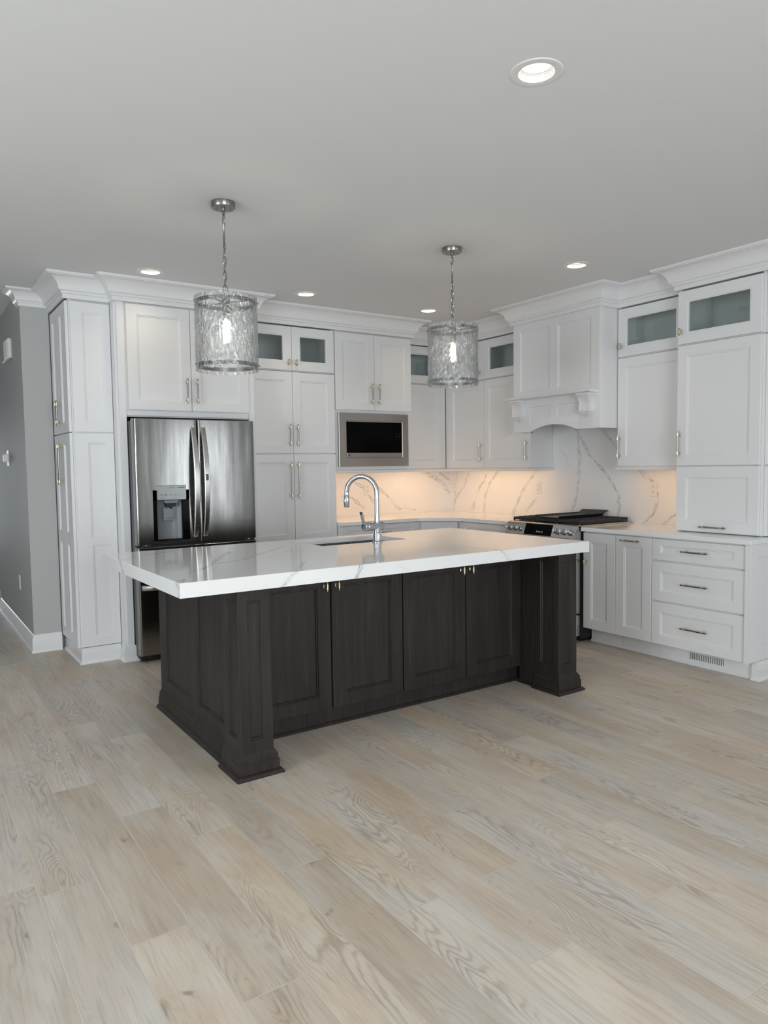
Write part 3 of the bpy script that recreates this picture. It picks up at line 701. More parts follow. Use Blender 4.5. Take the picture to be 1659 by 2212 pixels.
# ---- counters and backsplash
mb = MB(); mb.prism([(-1.802, -.017), (-1.802, -.685), (-.962, -.695), (-.672, -.985), (-.672, -1.645), (-.017, -1.645), (-.017, -.017)], .884, .914, lambda x, y, h: (x, y, h))
tag(obj('countertop', mb, 'quartz', org=(-.6, -.4, .884)), 'L-shaped white quartz countertop under the lit backsplash left of the range', 'countertop')
mb = MB(); mb.box(-.673, -.017, -3.782, -2.422, .884, .914, .003)
tag(obj('countertop', mb, 'quartz', org=(-.3, -3.1, .884)), 'straight white quartz countertop above the drawers right of the range', 'countertop')
mb = MB(); mb.box(-1.800, -.002, -.015, -.002, .884, 1.382)
tag(obj('backsplash', mb, 'quartz_back', org=(-.9, -.01, .884)), 'white veined stone backsplash behind the faucet under the microwave', 'backsplash')
mb = MB(); mb.box(-.015, -.002, -1.524, -.016, .884, 1.382); mb.box(-.015, -.002, -2.4785, -1.5285, .884, 2.2); mb.box(-.015, -.002, -3.078, -2.483, .884, 1.382); mb.box(-.015, -.002, -1.5285, -1.524, .884, 1.382); mb.box(-.015, -.002, -2.483, -2.4785, .884, 1.382)
tag(obj('backsplash', mb, 'quartz_right', org=(-.01, -1.6, .884)), 'white veined stone backsplash behind the range and below the hood', 'backsplash')

# ---- range hood
t_ = thing('range_hood', 'white panelled range hood with two corbels and an arched lower edge above the range', 'range hood', (-.26, -2.0, 1.69))
fr = FR(-.516)
mb = MB()
mb.box(-.498, -.3, -1.527, -1.545, 1.69, 2.66); mb.box(-.498, -.017, -2.473, -2.455, 1.69, 2.66); mb.box(-.498, -.3, -1.545, -2.455, 2.60, 2.66); mb.box(-.498, -.017, -1.545, -2.455, 1.84, 1.86); mb.box(-.310, -.292, -1.527, -1.545, 1.69, 2.6)
obj('body', mb, 'white', t_)
mb = MB(); mb.slab(fr, 1.527, 2.473, 1.990, 2.66, 0, .018, [(1.607, 1.952, 2.034, 2.560), (2.038, 2.386, 2.034, 2.560)]); obj('front_panel', mb, 'white', t_)
# apron with the arch
def apron():
    mb = MB(); n = 24; ul, ur = 1.727, 2.243; zs, zt = 1.690, 1.742
    c = (ul + ur) / 2; hw = (ur - ul) / 2; R = (hw * hw + (zt - zs) ** 2) / (2 * (zt - zs))
    arch = lambda u: zs + (math.sqrt(max(R * R - (u - c) ** 2, 0)) - (R - (zt - zs))) if ul <= u <= ur else zs
    F = lambda u, d, z: mb.v(fr(u, d, z))
    us = sorted({1.527, 1.715, 1.955, 2.030, 2.290, 2.473} | {ul + (ur - ul) * k / n for k in range(n + 1)})
    cells = ((1.715, 1.955), (2.030, 2.290))
    low = lambda u: arch(u) + 0.055
    top = 1.902; Z1 = 1.9898
    for a, e in zip(us, us[1:]):
        m_ = (a + e) / 2; inc = any(p < m_ < q for p, q in cells)
        if inc:
            mb.face([F(a, 0, arch(a)), F(e, 0, arch(e)), F(e, 0, low(e)), F(a, 0, low(a))])
            mb.face([F(a, 0, low(a)), F(e, 0, low(e)), F(e, .008, low(e) + .004), F(a, .008, low(a) + .004)])
            mb.face([F(a, .008, low(a) + .004), F(e, .008, low(e) + .004), F(e, .008, top - .004), F(a, .008, top - .004)])
            mb.face([F(a, .008, top - .004), F(e, .008, top - .004), F(e, 0, top), F(a, 0, top)])
            mb.face([F(a, 0, top), F(e, 0, top), F(e, 0, Z1), F(a, 0, Z1)])
        else: mb.face([F(a, 0, arch(a)), F(e, 0, arch(e)), F(e, 0, Z1), F(a, 0, Z1)])
        mb.face([F(a, 0, arch(a)), F(e, 0, arch(e)), F(e, .018, arch(e)), F(a, .018, arch(a))])
        mb.face([F(a, .018, arch(a)), F(e, .018, arch(e)), F(e, .018, Z1), F(a, .018, Z1)])
    for p, q in cells:
        for u in (p, q): mb.face([F(u, 0, low(u)), F(u, .008, low(u)), F(u, .008, top), F(u, 0, top)])
    for u in (1.527, 2.473): mb.face([F(u, 0, 1.69), F(u, .018, 1.69), F(u, .018, Z1), F(u, 0, Z1)])
    bmesh.ops.remove_doubles(mb.bm, verts=mb.bm.verts, dist=1e-5)
    return mb
obj('apron', apron(), 'white', t_)
mb = MB(); mb.prism([(-.516, 1.966), (-.600, 1.966), (-.612, 1.972), (-.614, 1.978), (-.606, 1.983), (-.606, 1.988), (-.516, 1.990)], 1.515, 2.452, lambda x, z, u: (x, -u, z)); obj('mantel_shelf', mb, 'white', t_)
def corbel(c):
    mb = MB()
    prof = [(0, 1.830), (.052, 1.830), (.054, 1.845), (.052, 1.862), (.050, 1.880), (.052, 1.898), (.058, 1.914), (.064, 1.924), (0, 1.924)]
    mb.prism([(-.516 - d, z) for d, z in prof], c - .050, c + .050, lambda x, z, u: (x, -u, z))
    # raised edges on front and sides
    for s in (-1, 1):
        mb.prism([(-.5165 - d - (.005 if d else -.0), z) for d, z in prof[1:-1]] + [(-.516 - d + .002, z) for d, z in prof[1:-1][::-1]], c + s * .050 - .012 * (s > 0), c + s * .050 + .012 * (s < 0), lambda x, z, u: (x, -u, z))
        u = c + s * .0515
        mb.box(-.560, -.553, -u - .0025, -u + .0025, 1.832, 1.922); mb.box(-.530, -.5165, -u - .0025, -u + .0025, 1.832, 1.922)
    for d, w, z0, z1 in ((.066, .056, 1.924, 1.936), (.074, .060, 1.936, 1.948), (.084, .065, 1.948, 1.965), (.062, .062, 1.820, 1.830), (.052, .052, 1.808, 1.820), (.038, .038, 1.798, 1.808), (.024, .024, 1.789, 1.798), (.012, .014, 1.780, 1.789)):
        mb.box(-.516 - d, -.5162, -(c - w), -(c + w), z0, z1, .0025)
    return mb
for c in (1.617, 2.364): obj('corbel', corbel(c), 'white', t_)
mb = MB(); mb.box(-.44, -.06, -2.40, -1.60, 1.815, 1.8395, .004); mb.mi = 1
for k in range(2): mb.box(-.40, -.10, -2.36 + k * .38, -2.02 + k * .38, 1.812, 1.815)
obj('vent_insert', mb, ['steel', 'case'], t_)

# ------------------------------------------------------------------ text helper
def text(name, s, size, fr, u, z, d, mt, parent, align='CENTER'):
    cu = bpy.data.curves.new('t', 'FONT'); cu.body = s; cu.size = size; cu.align_x = align; cu.align_y = 'CENTER'; cu.extrude = 0.0002
    o = bpy.data.objects.new('t', cu); COL.objects.link(o); dg = bpy.context.evaluated_depsgraph_get()
    me = bpy.data.meshes.new_from_object(o.evaluated_get(dg)); bpy.data.objects.remove(o)
    mb = MB(); mb.bm.from_mesh(me); bpy.data.meshes.remove(me)
    for v in mb.bm.verts: v.co = Vector(fr(u + v.co.x, d - v.co.z, z + v.co.y))
    return obj(name, mb, mt, parent)

# ------------------------------------------------------------------ refrigerator
t_ = thing('refrigerator', 'stainless french-door refrigerator with a water and ice dispenser in its left door', 'refrigerator', (-3.205, -0.5, 0))
mb = MB(); mb.box(-3.662, -2.748, -.868, -.06, .03, 1.768, .006); mb.box(-3.64, -2.77, -.84, -.10, 0, .03); obj('case', mb, 'case', t_)
mb = MB(); mb.box(-3.655, -2.755, -.905, -.868, .012, .050, .004); obj('base_grille', mb, 'bmatte', t_)
def crossing(x0, x1, yf, bulge, r=0.010, yb=-.872, n=22, c=None):
    """door outline seen from above: back corners, rounded front edges, gentle bulge"""
    mid = (x0 + x1) / 2; hw = (x1 - x0) / 2; pts = []
    fy = lambda x: yf + bulge * ((x - mid) / hw) ** 2
    for k in range(5):
        a = PI + PI / 2 * k / 4; pts.append((x0 + r + r * math.cos(a), fy(x0 + r) + r + r * math.sin(a)))
    for k in range(1, n): x = x0 + r + (x1 - x0 - 2 * r) * k / n; pts.append((x, fy(x)))
    for k in range(5):
        a = PI * 1.5 + PI / 2 * k / 4; pts.append((x1 - r + r * math.cos(a), fy(x1 - r) + r + r * math.sin(a)))
    return pts
def fridge_door(x0, x1, z0, z1, hole=None, bulge=.0015):
    mb = MB(); yf, yb = -.952, -.874
    pts = crossing(x0, x1, yf, bulge)
    if hole:
        pts = [p for p in pts if all(abs(p[0] - h) > .006 for h in hole[:2])]
        mid = (x0 + x1) / 2; hw = (x1 - x0) / 2
        for h in hole[:2]: pts.append((h, yf + bulge * ((h - mid) / hw) ** 2))
        head = [p for p in pts if p[0] < x0 + .015]; tail = [p for p in pts if p[0] > x1 - .015]; body = sorted(p for p in pts if x0 + .015 <= p[0] <= x1 - .015)
        pts = head + body + tail
    zs = [z0, z0 + .004] + ([hole[2], hole[3]] if hole else []) + [z1 - .004, z1]
    G = []
    for i, z in enumerate(zs):
        sh = .004 if i in (0, len(zs) - 1) else 0
        G.append([mb.v((x, y + sh, z)) for x, y in pts])
    for i in range(len(zs) - 1):
        for k in range(len(pts) - 1):
            if hole and hole[2] <= (zs[i] + zs[i + 1]) / 2 <= hole[3] and hole[0] < (pts[k][0] + pts[k + 1][0]) / 2 < hole[1]: continue
            mb.face([G[i][k], G[i][k + 1], G[i + 1][k + 1], G[i + 1][k]], True)
    bl = [mb.v((x0, yb, z)) for z in zs]; br = [mb.v((x1, yb, z)) for z in zs]
    for i in range(len(zs) - 1):
        mb.face([bl[i], G[i][0], G[i + 1][0], bl[i + 1]]); mb.face([G[i][-1], br[i], br[i + 1], G[i + 1][-1]]); mb.face([br[i], bl[i], bl[i + 1], br[i + 1]])
    mb.face([bl[0]] + [br[0]] + G[0][::-1]); mb.face([bl[-1]] + G[-1] + [br[-1]])
    return mb
HOLE = (-3.546, -3.276, .890, 1.260)
dl = obj('left_door', fridge_door(-3.664, -3.2025, .864, 1.778, HOLE), 'fridge_steel', t_, smooth=35); dl.name = 'door'
ORG['door'] = ORG.get(dl.name, Vector((-3.205, -.5, 0)))
dr = obj('door', fridge_door(-3.1975, -2.746, .864, 1.778), 'fridge_steel', t_, smooth=35)
ORG[dl.name] = Vector((-3.205, -.5, 0)); ORG[dr.name] = Vector((-3.205, -.5, 0))
fz = obj('freezer_drawer', fridge_door(-3.664, -2.746, .055, .846, None, .002), 'fridge_steel', t_, smooth=35)
mb = MB(); mb.box(-3.2023, -3.1977, -.935, -.872, .866, 1.776); mb.box(-3.66, -2.75, -.925, -.872, .845, .865); obj('gasket', mb, 'bmatte', t_)
for hx in (-3.60, -2.80):
    mb = MB(); mb.box(hx - .03, hx + .03, -.948, -.90, .8465, .858, .003); mb.tube([(hx, -.93, .846), (hx, -.93, .8635)], .008, 10); obj('hinge', mb, 'chrome', t_)
def curved_handle(xc, lean, parent):
    mb = MB(); n = 24; z0, z1 = .905, 1.728; rows = []
    for k in range(n + 1):
        s = k / n; z = z0 + (z1 - z0) * s; b_ = math.sin(PI * s)
        yo = -.962 - .060 * b_ ** 0.75; x = xc + lean * b_; w = .0165 + .004 * b_
        rows.append([mb.v(q) for q in ((x - w, yo + .016, z), (x - w, yo + .003, z), (x - w + .004, yo, z), (x + w - .004, yo, z), (x + w, yo + .003, z), (x + w, yo + .016, z))])
    for a, c in zip(rows, rows[1:]):
        for i in range(6): mb.face([a[i], a[(i + 1) % 6], c[(i + 1) % 6], c[i]], True)
    mb.face(rows[0][::-1]); mb.face(rows[-1])
    for z, q in ((z0 + .012, 1), (z1 - .012, -1)): mb.box(xc - .014, xc + .014, -.965, -.938, z - .014, z + .014, .003)
    return obj('handle', mb, 'steel', parent, smooth=35)
curved_handle(-3.235, .004, dl); h_ = curved_handle(-3.160, .004, dr)
mb = MB(); mb.box(-3.168, -3.148, -1.0265, -1.019, 1.325, 1.372, .002); obj('door_button', mb, 'case', dr)
mb = MB(); n = 20; rows = []
for k in range(n + 1):
    s = k / n; x = -3.645 + .88 * s; b_ = math.sin(PI * s) ** 0.6; yo = -.965 - .055 * b_
    rows.append([mb.v((x, yo + dy, z)) for dy, z in ((.02, .536), (.003, .536), (0, .541), (0, .568), (.003, .573), (.02, .573))])
for a, c in zip(rows, rows[1:]):
    for i in range(6): mb.face([a[i], a[(i + 1) % 6], c[(i + 1) % 6], c[i]], True)
mb.face(rows[0][::-1]); mb.face(rows[-1])
for x in (-3.628, -2.782): mb.box(x - .016, x + .016, -.960, -.935, .539, .570, .003)
obj('handle', mb, 'steel', fz, smooth=35)
# dispenser
mb = MB(); x0, x1, z0, z1 = HOLE; y0, y1 = -.949, -.880
mb.box(x0 - .001, x0 + .030, y0, y1, z0, z1); mb.box(x1 - .052, x1 + .001, y0, y1, z0, z1); mb.box(x0, x1, y0, y1, z1 - .075, z1 + .001); mb.box(x0, x1, y0 - .001, y1, z0 - .001, z0 + .008)
obj('dispenser_housing', mb, 'black', dl)
mb = MB(); n = 16; rows = []
for k in range(n + 1):
    s = k / n; x = x0 + .030 + (x1 - x0 - .082) * s; y = -.885 - .035 * (abs(2 * s - 1) ** 3.0)
    rows.append((mb.v((x, y, z0 + .008)), mb.v((x, y, z1 - .075))))
for a, c in zip(rows, rows[1:]): mb.face([a[0], c[0], c[1], a[1]], True)
obj('dispenser_recess', mb, 'plastic', dl, smooth=40)
mb = MB(); mb.box(-3.518, -3.302, -.966, -.944, 1.187, 1.293, .003); pn = obj('control_panel', mb, 'panel', dl)
fp = FB(-.9665)
text('lettering', 'ThinQ', .012, fp, -3.412, 1.277, 0, 'text', dl); 
mb = MB()
for cx, w in ((-3.340, .052),): mb.box(cx - w / 2, cx + w / 2, -.967, -.966, 1.275, 1.279)
for cx, w in ((-3.490, .022), (-3.455, .024), (-3.420, .014), (-3.388, .022), (-3.355, .016), (-3.322, .010)):
    mb.box(cx - w / 2, cx + w / 2, -.967, -.966, 1.226, 1.2285); mb.box(cx - w / 3, cx + w / 3, -.967, -.966, 1.220, 1.2222)
for cx, w in ((-3.480, .03), (-3.40, .03), (-3.375, .01)): mb.box(cx - w / 2, cx + w / 2, -.967, -.966, 1.200, 1.202)
obj('lettering', mb, 'text', dl)
mb = MB(); mb.prism([(-3.462, 1.184), (-3.358, 1.184), (-3.366, 1.164), (-3.454, 1.164)], -.946, -.893, lambda x, z, y: (x, y, z)); obj('dispenser_spout', mb, 'plastic', dl)
mb = MB(); mb.prism([(-3.450, 1.164), (-3.370, 1.164), (-3.378, 1.135), (-3.442, 1.135)], -.938, -.900, lambda x, z, y: (x, y, z)); mb.mi = 1; mb.tube([(-3.405, -.92, 1.135), (-3.405, -.92, 1.120)], [.007, .005], 10); obj('dispenser_nozzle', mb, ['bmatte', 'chrome'], dl)
mb = MB(); mb.box(-3.462, -3.386, -.918, -.908, 1.030, 1.128, .004); mb.mi = 1; mb.box(-3.452, -3.396, -.9195, -.918, 1.050, 1.0525); obj('dispenser_paddle', mb, ['plastic', 'text'], dl)

# ------------------------------------------------------------------ microwave
t_ = thing('microwave', 'built-in microwave with black glass in a wide stainless frame', 'microwave', (-1.38, -.3, 1.426))
mb = MB(); fb = FB(-.612)
mb.slab(fb, -1.772, -1.004, 1.413, 1.898, 0, .024, [(-1.702, -1.072, 1.492, 1.828)], holes=True, bev=.003)
obj('trim_frame', mb, 'steel_h', t_)
mb = MB(); mb.box(-1.700, -1.074, -.585, -.10, 1.494, 1.826); obj('case', mb, 'bmatte', t_)
mb = MB(); mb.box(-1.698, -1.076, -.606, -.5855, 1.496, 1.824, .004); dd = obj('door', mb, 'black', t_)
mb = MB(); mb.box(-1.688, -1.174, -.6095, -.606, 1.500, 1.537, .001); mb.box(-1.171, -1.082, -.6095, -.606, 1.500, 1.537, .001); obj('handle_strip', mb, 'steel_h', dd)
mb = MB(); mb.lathe([(.0085, -.6102), (.0085, -.6094)], (-1.668, 0, 1.5185), 20, 'y'); obj('emblem', mb, 'text', dd)
text('lettering', 'LG', .017, FB(-.6100), -1.642, 1.5185, 0, 'text', dd)
for px_, pz_ in ((-1.1425, 1.688), (-1.1065, 1.688), (-1.1425, 1.714), (-1.1065, 1.714), (-1.119, 1.780)):
    mb = MB(); mb.box(px_ - .0025, px_ + .0025, -.6068, -.606, pz_ - .002, pz_ + .002); obj('key_marking', mb, 'plastic', dd)

# ------------------------------------------------------------------ range
t_ = thing('range', 'stainless gas range with six knobs and black grates below the white hood', 'stove', (-.36, -2.035, 0))
YA, YB = -1.655, -2.415
mb = MB(); mb.box(-.664, -.03, YB, YA, .03, .905); mb.box(-.62, -.10, YB + .03, YA - .03, 0, .03); obj('body', mb, 'bmatte', t_)
od = None
mb = MB(); mb.box(-.706, -.664, YB + .004, YA - .004, .230, .800, .005); od = obj('oven_door', mb, 'steel', t_)
mb = MB(); mb.box(-.7085, -.706, YB + .09, YA - .09, .33, .66, .002); obj('oven_window', mb, 'black', od)
mb = MB(); mb.tube([(-.752, YB + .05, .752), (-.752, YA - .05, .752)], .012, 14)
for y in (YB + .08, YA - .08): mb.tube([(-.752, y, .752), (-.706, y, .752)], .009, 10)
obj('handle', mb, 'steel', od)
mb = MB(); mb.box(-.702, -.664, YB + .004, YA - .004, .050, .222, .005); obj('warming_drawer', mb, 'steel', t_)
mb = MB(); mb.prism([(-.664, .812), (-.728, .812), (-.742, .826), (-.706, .921), (-.690, .930), (-.664, .930)], -YA, -YB, lambda x, z, u: (x, -u, z)); cp = obj('control_panel', mb, 'steel', t_)
nx = Vector((-.095, 0, .036)).normalized(); sl = Vector((-.742 + .706, 0, .826 - .921)).normalized()
onp = lambda y, z, o=0: Vector((-.742 + (.826 - z) / (.826 - .921) * .036, y, z)) + nx * o
mb = MB()
q = [onp(y, z, .0012) for y, z in ((-1.872, .829), (-2.172, .829), (-2.172, .918), (-1.872, .918))]
q2 = [p - nx * .003 for p in q]; va = [mb.v(p) for p in q]; vb = [mb.v(p) for p in q2]
mb.face(va)
for k in range(4): mb.face([va[k], va[(k + 1) % 4], vb[(k + 1) % 4], vb[k]])
obj('display', mb, 'black', cp)
mb = MB()
for y, w in ((-2.012, .008), (-2.030, .004), (-2.040, .006), (-2.050, .004), (-2.070, .009)):
    for z0, z1 in ((.853, .8555), (.860, .8625)):
        vs = [mb.v(onp(yy, z, .0018)) for yy, z in ((y + w / 2, z0), (y - w / 2, z0), (y - w / 2, z1), (y + w / 2, z1))]; mb.face(vs)
obj('display_digits', mb, 'display', cp)
for y in (-1.688, -1.750, -1.812, -2.222, -2.290, -2.358):
    mb = MB(); o = onp(y, .872); Z = nx; X = Vector((0, 1, 0)); Y = Z.cross(X)
    mb.lathe([(.026, 0), (.026, .008), (.021, .010), (.019, .034), (.016, .040), (.006, .041)], o, 24, (X, Y, Z))
    c = o + nx * .040
    for s in (-1, 1): pass
    mb.box(-.0045, .0045, -.019, .019, .034, .047, .002, fr=lambda a, b_, h, o=o: tuple(o + X * a + Y * b_ + Z * h))
    obj('knob', mb, 'chrome', cp, smooth=40)
mb = MB(); mb.box(-.690, -.028, YB, YA, .905, .926, .004); mb.box(-.664, -.03, YB - .001, YB + .004, .89, .905); obj('cooktop', mb, 'steel', t_)
mb = MB(); mb.box(-.655, -.070, YB + .03, YA - .03, .9262, .930, .001); obj('burner_well', mb, 'bmatte', t_)
for (bx2, byy, br) in ((-.52, -1.80, .045), (-.22, -1.80, .036), (-.52, -2.27, .045), (-.22, -2.27, .036), (-.37, -2.035, .05)):
    mb = MB(); mb.lathe([(br, .930), (br, .940), (br * .8, .943), (br * .8, .950), (br * .3, .951)], (bx2, byy, 0), 24); mb.mi = 1; mb.lathe([(br * 1.15, .9301), (br * 1.15, .936)], (bx2, byy, 0), 24); obj('burner', mb, ['iron', 'brass'], t_)
def grate(y0, y1, nb):
    mb = MB(); x0, x1 = -.655, -.075; z0, z1 = .948, .964; w = .0065
    for x in (x0, x1): mb.box(x - w, x + w, y0, y1, z0 - .010, z1 - .002, .002)
    for y in (y0 + w, y1 - w): mb.box(x0, x1, y - w, y + w, z0 - .010, z1 - .002, .002)
    for k in range(1, nb):
        x = x0 + (x1 - x0) * k / nb; mb.box(x - w * .8, x + w * .8, y0, y1, z0, z1, .002)
    mb.box(x0, x1, (y0 + y1) / 2 - w * .8, (y0 + y1) / 2 + w * .8, z0, z1 - .001, .002)
    for x in (x0, x1):
        for y in (y0 + w, y1 - w): mb.box(x - w, x + w, y - w, y + w, .9265, z0, .002)
    return mb
for a, c in ((-1.925, -1.672), (-2.158, -1.930), (-2.400, -2.163)): obj('grate', grate(a, c, 9), 'iron', t_)
mb = MB(); gx0, gx1, gy0, gy1 = -.640, -.095, -2.165, -1.915; z = .966
mb.box(gx0, gx1, gy0, gy1, z, z + .008, .002)
FL = lambda pts: mb.prism(pts, 0, 1, None)
for a, c in (((gx0, gx1), gy0), ((gx0, gx1), gy1)):
    s = -1 if c == gy0 else 1
    v_ = [mb.v(p) for p in ((a[0], c, z), (a[1], c, z), (a[1], c + s * .012, z + .020), (a[0], c + s * .012, z + .020), (a[0], c - s * .006, z + .008), (a[1], c - s * .006, z + .008), (a[1], c + s * .006, z + .022), (a[0], c + s * .006, z + .022))]
    for q in ((0, 1, 2, 3), (4, 5, 6, 7), (3, 2, 6, 7), (0, 1, 5, 4), (0, 3, 7, 4), (1, 2, 6, 5)): mb.face([v_[i] for i in q])
v_ = [mb.v(p) for p in ((gx1 - .03, gy0, z + .002), (gx1 - .03, gy1, z + .002), (gx1 + .055, gy1 + .014, z + .040), (gx1 + .055, gy0 - .014, z + .040), (gx1 - .036, gy0, z + .008), (gx1 - .036, gy1, z + .008), (gx1 + .050, gy1 + .014, z + .045), (gx1 + .050, gy0 - .014, z + .045))]
for q in ((0, 1, 2, 3), (4, 5, 6, 7), (3, 2, 6, 7), (0, 1, 5, 4), (0, 3, 7, 4), (1, 2, 6, 5)): mb.face([v_[i] for i in q])
tag(obj('griddle', mb, 'iron', org=(-.37, -2.04, .966)), 'black griddle plate with raised back lip resting on the middle grate', 'griddle')

# ------------------------------------------------------------------ island
t_ = thing('kitchen_island', 'dark-stained wooden island with four doors and two plinthed posts on the plank floor', 'kitchen island', (-2.72, -2.45, 0))
IT = .868
mb = MB(); mb.box(-3.800, -1.650, -2.832, -1.985, .02, .12); mb.box(-3.808, -1.642, -2.872, -2.60, .10, .70); mb.box(-3.808, -1.642, -2.872, -2.44, .70, IT)
mb.box(-3.808, -1.642, -2.60, -1.985, .10, .60); mb.box(-3.808, -2.99, -2.44, -1.985, .60, IT); mb.box(-2.29, -1.642, -2.44, -1.985, .60, IT); mb.box(-2.99, -2.29, -2.02, -1.985, .60, IT); obj('carcass', mb, 'dark', t_)
fl = FR(-3.830)
mb = MB(); mb.slab(fl, 1.965, 3.012, .085, IT, 0, .022, [(2.060, 2.488, .176, .800), (2.590, 3.0035, .176, .800)]); obj('end_panel', mb, 'dark', t_)
mb = MB(); frr = lambda u, d, z: (-1.640 - d + .02, u, z)
mb.slab(lambda u, d, z: (-1.620 - d, u, z), -3.012, -1.965, .085, IT, 0, .022, [(-2.93, -2.56, .176, .800), (-2.46, -2.05, .176, .800)]); obj('end_panel', mb, 'dark', t_)
for xa, xb in ((-3.808, -3.690), (-1.780, -1.642)):
    mb = MB(); mb.box(xa, xb, -3.012, -2.873, .02, IT); obj('post_return', mb, 'dark', t_)
fd = FB(-2.895)
XS = (-3.545, -3.190, -2.721, -2.249, -1.786)
XS = [-3.664, -3.191, -2.720, -2.248, -1.784]
for i, (a, c) in enumerate(zip(XS, XS[1:])):
    hu = (c - .038) if i % 2 == 0 else (a + .034)
    mb = MB(); mb.slab(fd, a + .004, c - .004, .112, .850, 0, .022, [(a + .082, c - .082, .186, .776)]); o = obj('door', mb, 'dark', t_)
    pull(o, fd, hu, .779, .050, cc=0)
def post(x0, x1):
    y0, y1 = -3.210, -3.012; mb = MB(); w = .042
    mb.slab(FB(y0), x0, x1, .02, IT, 0, .02, [(x0 + w, x1 - w, .168, .812)], bev=.002)
    mb.slab(FR(x0), -y1, -y0 - .0205, .02, IT, 0, .02, [(-y1 + .045, -y0 - .045, .168, .812)], bev=.001)
    mb.slab(lambda u, d, z: (x1 - d, u, z), y0 + .0205, y1, .02, IT, 0, .02, [(y0 + .045, y1 - .045, .168, .812)], bev=.001)
    mb.box(x0 + .0205, x1 - .0205, y0 + .0205, y1, .02, IT)
    o = obj('post', mb, 'dark', t_)
    mb = MB(); mb.sweep([(x0, y1), (x0, y0), (x1, y0), (x1, y1)], IPL); obj('plinth', mb, 'dark', o)
IPL = [(0.0, 0.0), (0.036, 0.0), (0.038, 0.006), (0.034, 0.014), (0.026, 0.020), (0.020, 0.022), (0.020, 0.066), (0.015, 0.070), (0.015, 0.092), (0.009, 0.100), (0.005, 0.108), (0.0, 0.114)]
post(-3.850, -3.690); post(-1.780, -1.620)
mb = MB(); mb.sweep([(-3.830, -1.965), (-3.830, -3.010)], [(o * .95, z * .95) for o, z in IPL]); obj('base_molding', mb, 'dark', t_)
mb = MB(); mb.sweep([(-1.62, -3.010), (-1.62, -1.965)], [(o * .95, z * .95) for o, z in IPL]); obj('base_molding', mb, 'dark', t_)
mb = MB(); mb.sweep([(-3.690, -3.006), (-3.690, -2.832), (-1.780, -2.832), (-1.780, -3.006)][::1], [(0, 0), (.014, 0), (.014, .006), (.008, .014), (0, .020)]); mb.box(-3.690, -1.780, -2.838, -2.825, .02, .108); obj('toe_kick', mb, 'dark', t_)

# island top with the sink cut-out
SX0, SX1, SY0, SY1 = -2.963, -2.328, -2.405, -2.030
mb = MB(); x0, x1, y0, y1, z0, z1 = -4.126, -1.571, -3.265, -1.922, .868, .933
def ring4(xa, xb, ya, yb, z): return [mb.v(p) for p in ((xa, ya, z), (xb, ya, z), (xb, yb, z), (xa, yb, z))]
e = .002
ob = ring4(x0, x1, y0, y1, z0); om = ring4(x0, x1, y0, y1, z1 - e); ot = ring4(x0 + e, x1 - e, y0 + e, y1 - e, z1)
ht = ring4(SX0, SX1, SY0, SY1, z1); hb = ring4(SX0, SX1, SY0, SY1, z1 - .031); hu = ring4(SX0 - .015, SX1 + .015, SY0 - .015, SY1 + .015, z1 - .031); hl = ring4(SX0 - .015, SX1 + .015, SY0 - .015, SY1 + .015, z0)
for A, B in ((ob, om), (om, ot), (ot, ht), (ht, hb), (hb, hu), (hu, hl), (hl, ob)):
    for k in range(4): mb.face([A[k], A[(k + 1) % 4], B[(k + 1) % 4], B[k]])
tag(obj('island_countertop', mb, 'quartz_island', org=(-2.85, -2.6, .868)), 'thick white quartz slab with grey veins on the dark island, overhanging at left', 'countertop')
mb = MB(); w = .0015
a0, a1, c0_, c1_ = SX0 - .004, SX1 + .004, SY0 - .004, SY1 + .004; zt, zb = .9015, .690
for q in ((a0 - w, a0, c0_, c1_, zb, zt), (a1, a1 + w, c0_, c1_, zb, zt), (a0, a1, c0_ - w, c0_, zb, zt), (a0, a1, c1_, c1_ + w, zb, zt), (a0, a1, c0_, c1_, zb - w, zb)): mb.box(*q)
mb.lathe([(.045, zb + .0005), (.045, zb + .003), (.030, zb + .002), (.005, zb + .001)], (-2.64, -2.12, 0), 24)
tag(obj('sink', mb, 'steel', org=(-2.64, -2.22, .69)), 'undermount stainless sink set into the island countertop behind the faucet', 'sink')

# faucet
FX, FY, FZ0 = -2.585, -2.437, .933
t_ = thing('faucet', 'tall chrome gooseneck faucet with side lever on the island countertop', 'faucet', (FX, FY, FZ0))
mb = MB(); mb.lathe([(.033, FZ0), (.033, FZ0 + .005), (.029, FZ0 + .008), (.0265, FZ0 + .010), (.0265, FZ0 + .122), (.024, FZ0 + .125)], (FX, FY, 0), 32); obj('body', mb, 'chrome', t_, smooth=40)
HZ = 1.036
mb = MB(); mb.lathe([(.020, .043), (.0255, .041), (.0265, .038), (.0265, -.055), (.0245, -.057), (.0245, -.059), (.0265, -.061), (.0265, -.098), (.024, -.101), (.012, -.102)], (FX, FY, HZ), 32, 'x'); hub = obj('valve_hub', mb, 'chrome', t_, smooth=40)
mb = MB()
A = [(-.004, -.016), (-.004, .016)]
pts = [(FX - .086, HZ - .010), (FX - .098, HZ - .012), (FX - .122, HZ + .092), (FX - .113, HZ + .094)]
mb.prism(pts, FY - .012, FY + .012, lambda x, z, y: (x, y, z)); obj('lever', mb, 'chrome', t_)
da = math.radians(125); dx, dy = math.cos(da), math.sin(da); Ra = .103; sp = 1.246
pts = [(FX, FY, 1.055), (FX, FY, 1.10), (FX, FY, 1.18)]
for k in range(25):
    a = PI * k / 24; w_ = Ra - Ra * math.cos(a); pts.append((FX + dx * w_, FY + dy * w_, sp + Ra * math.sin(a)))
pts.append((FX + dx * 2 * Ra, FY + dy * 2 * Ra, 1.232))
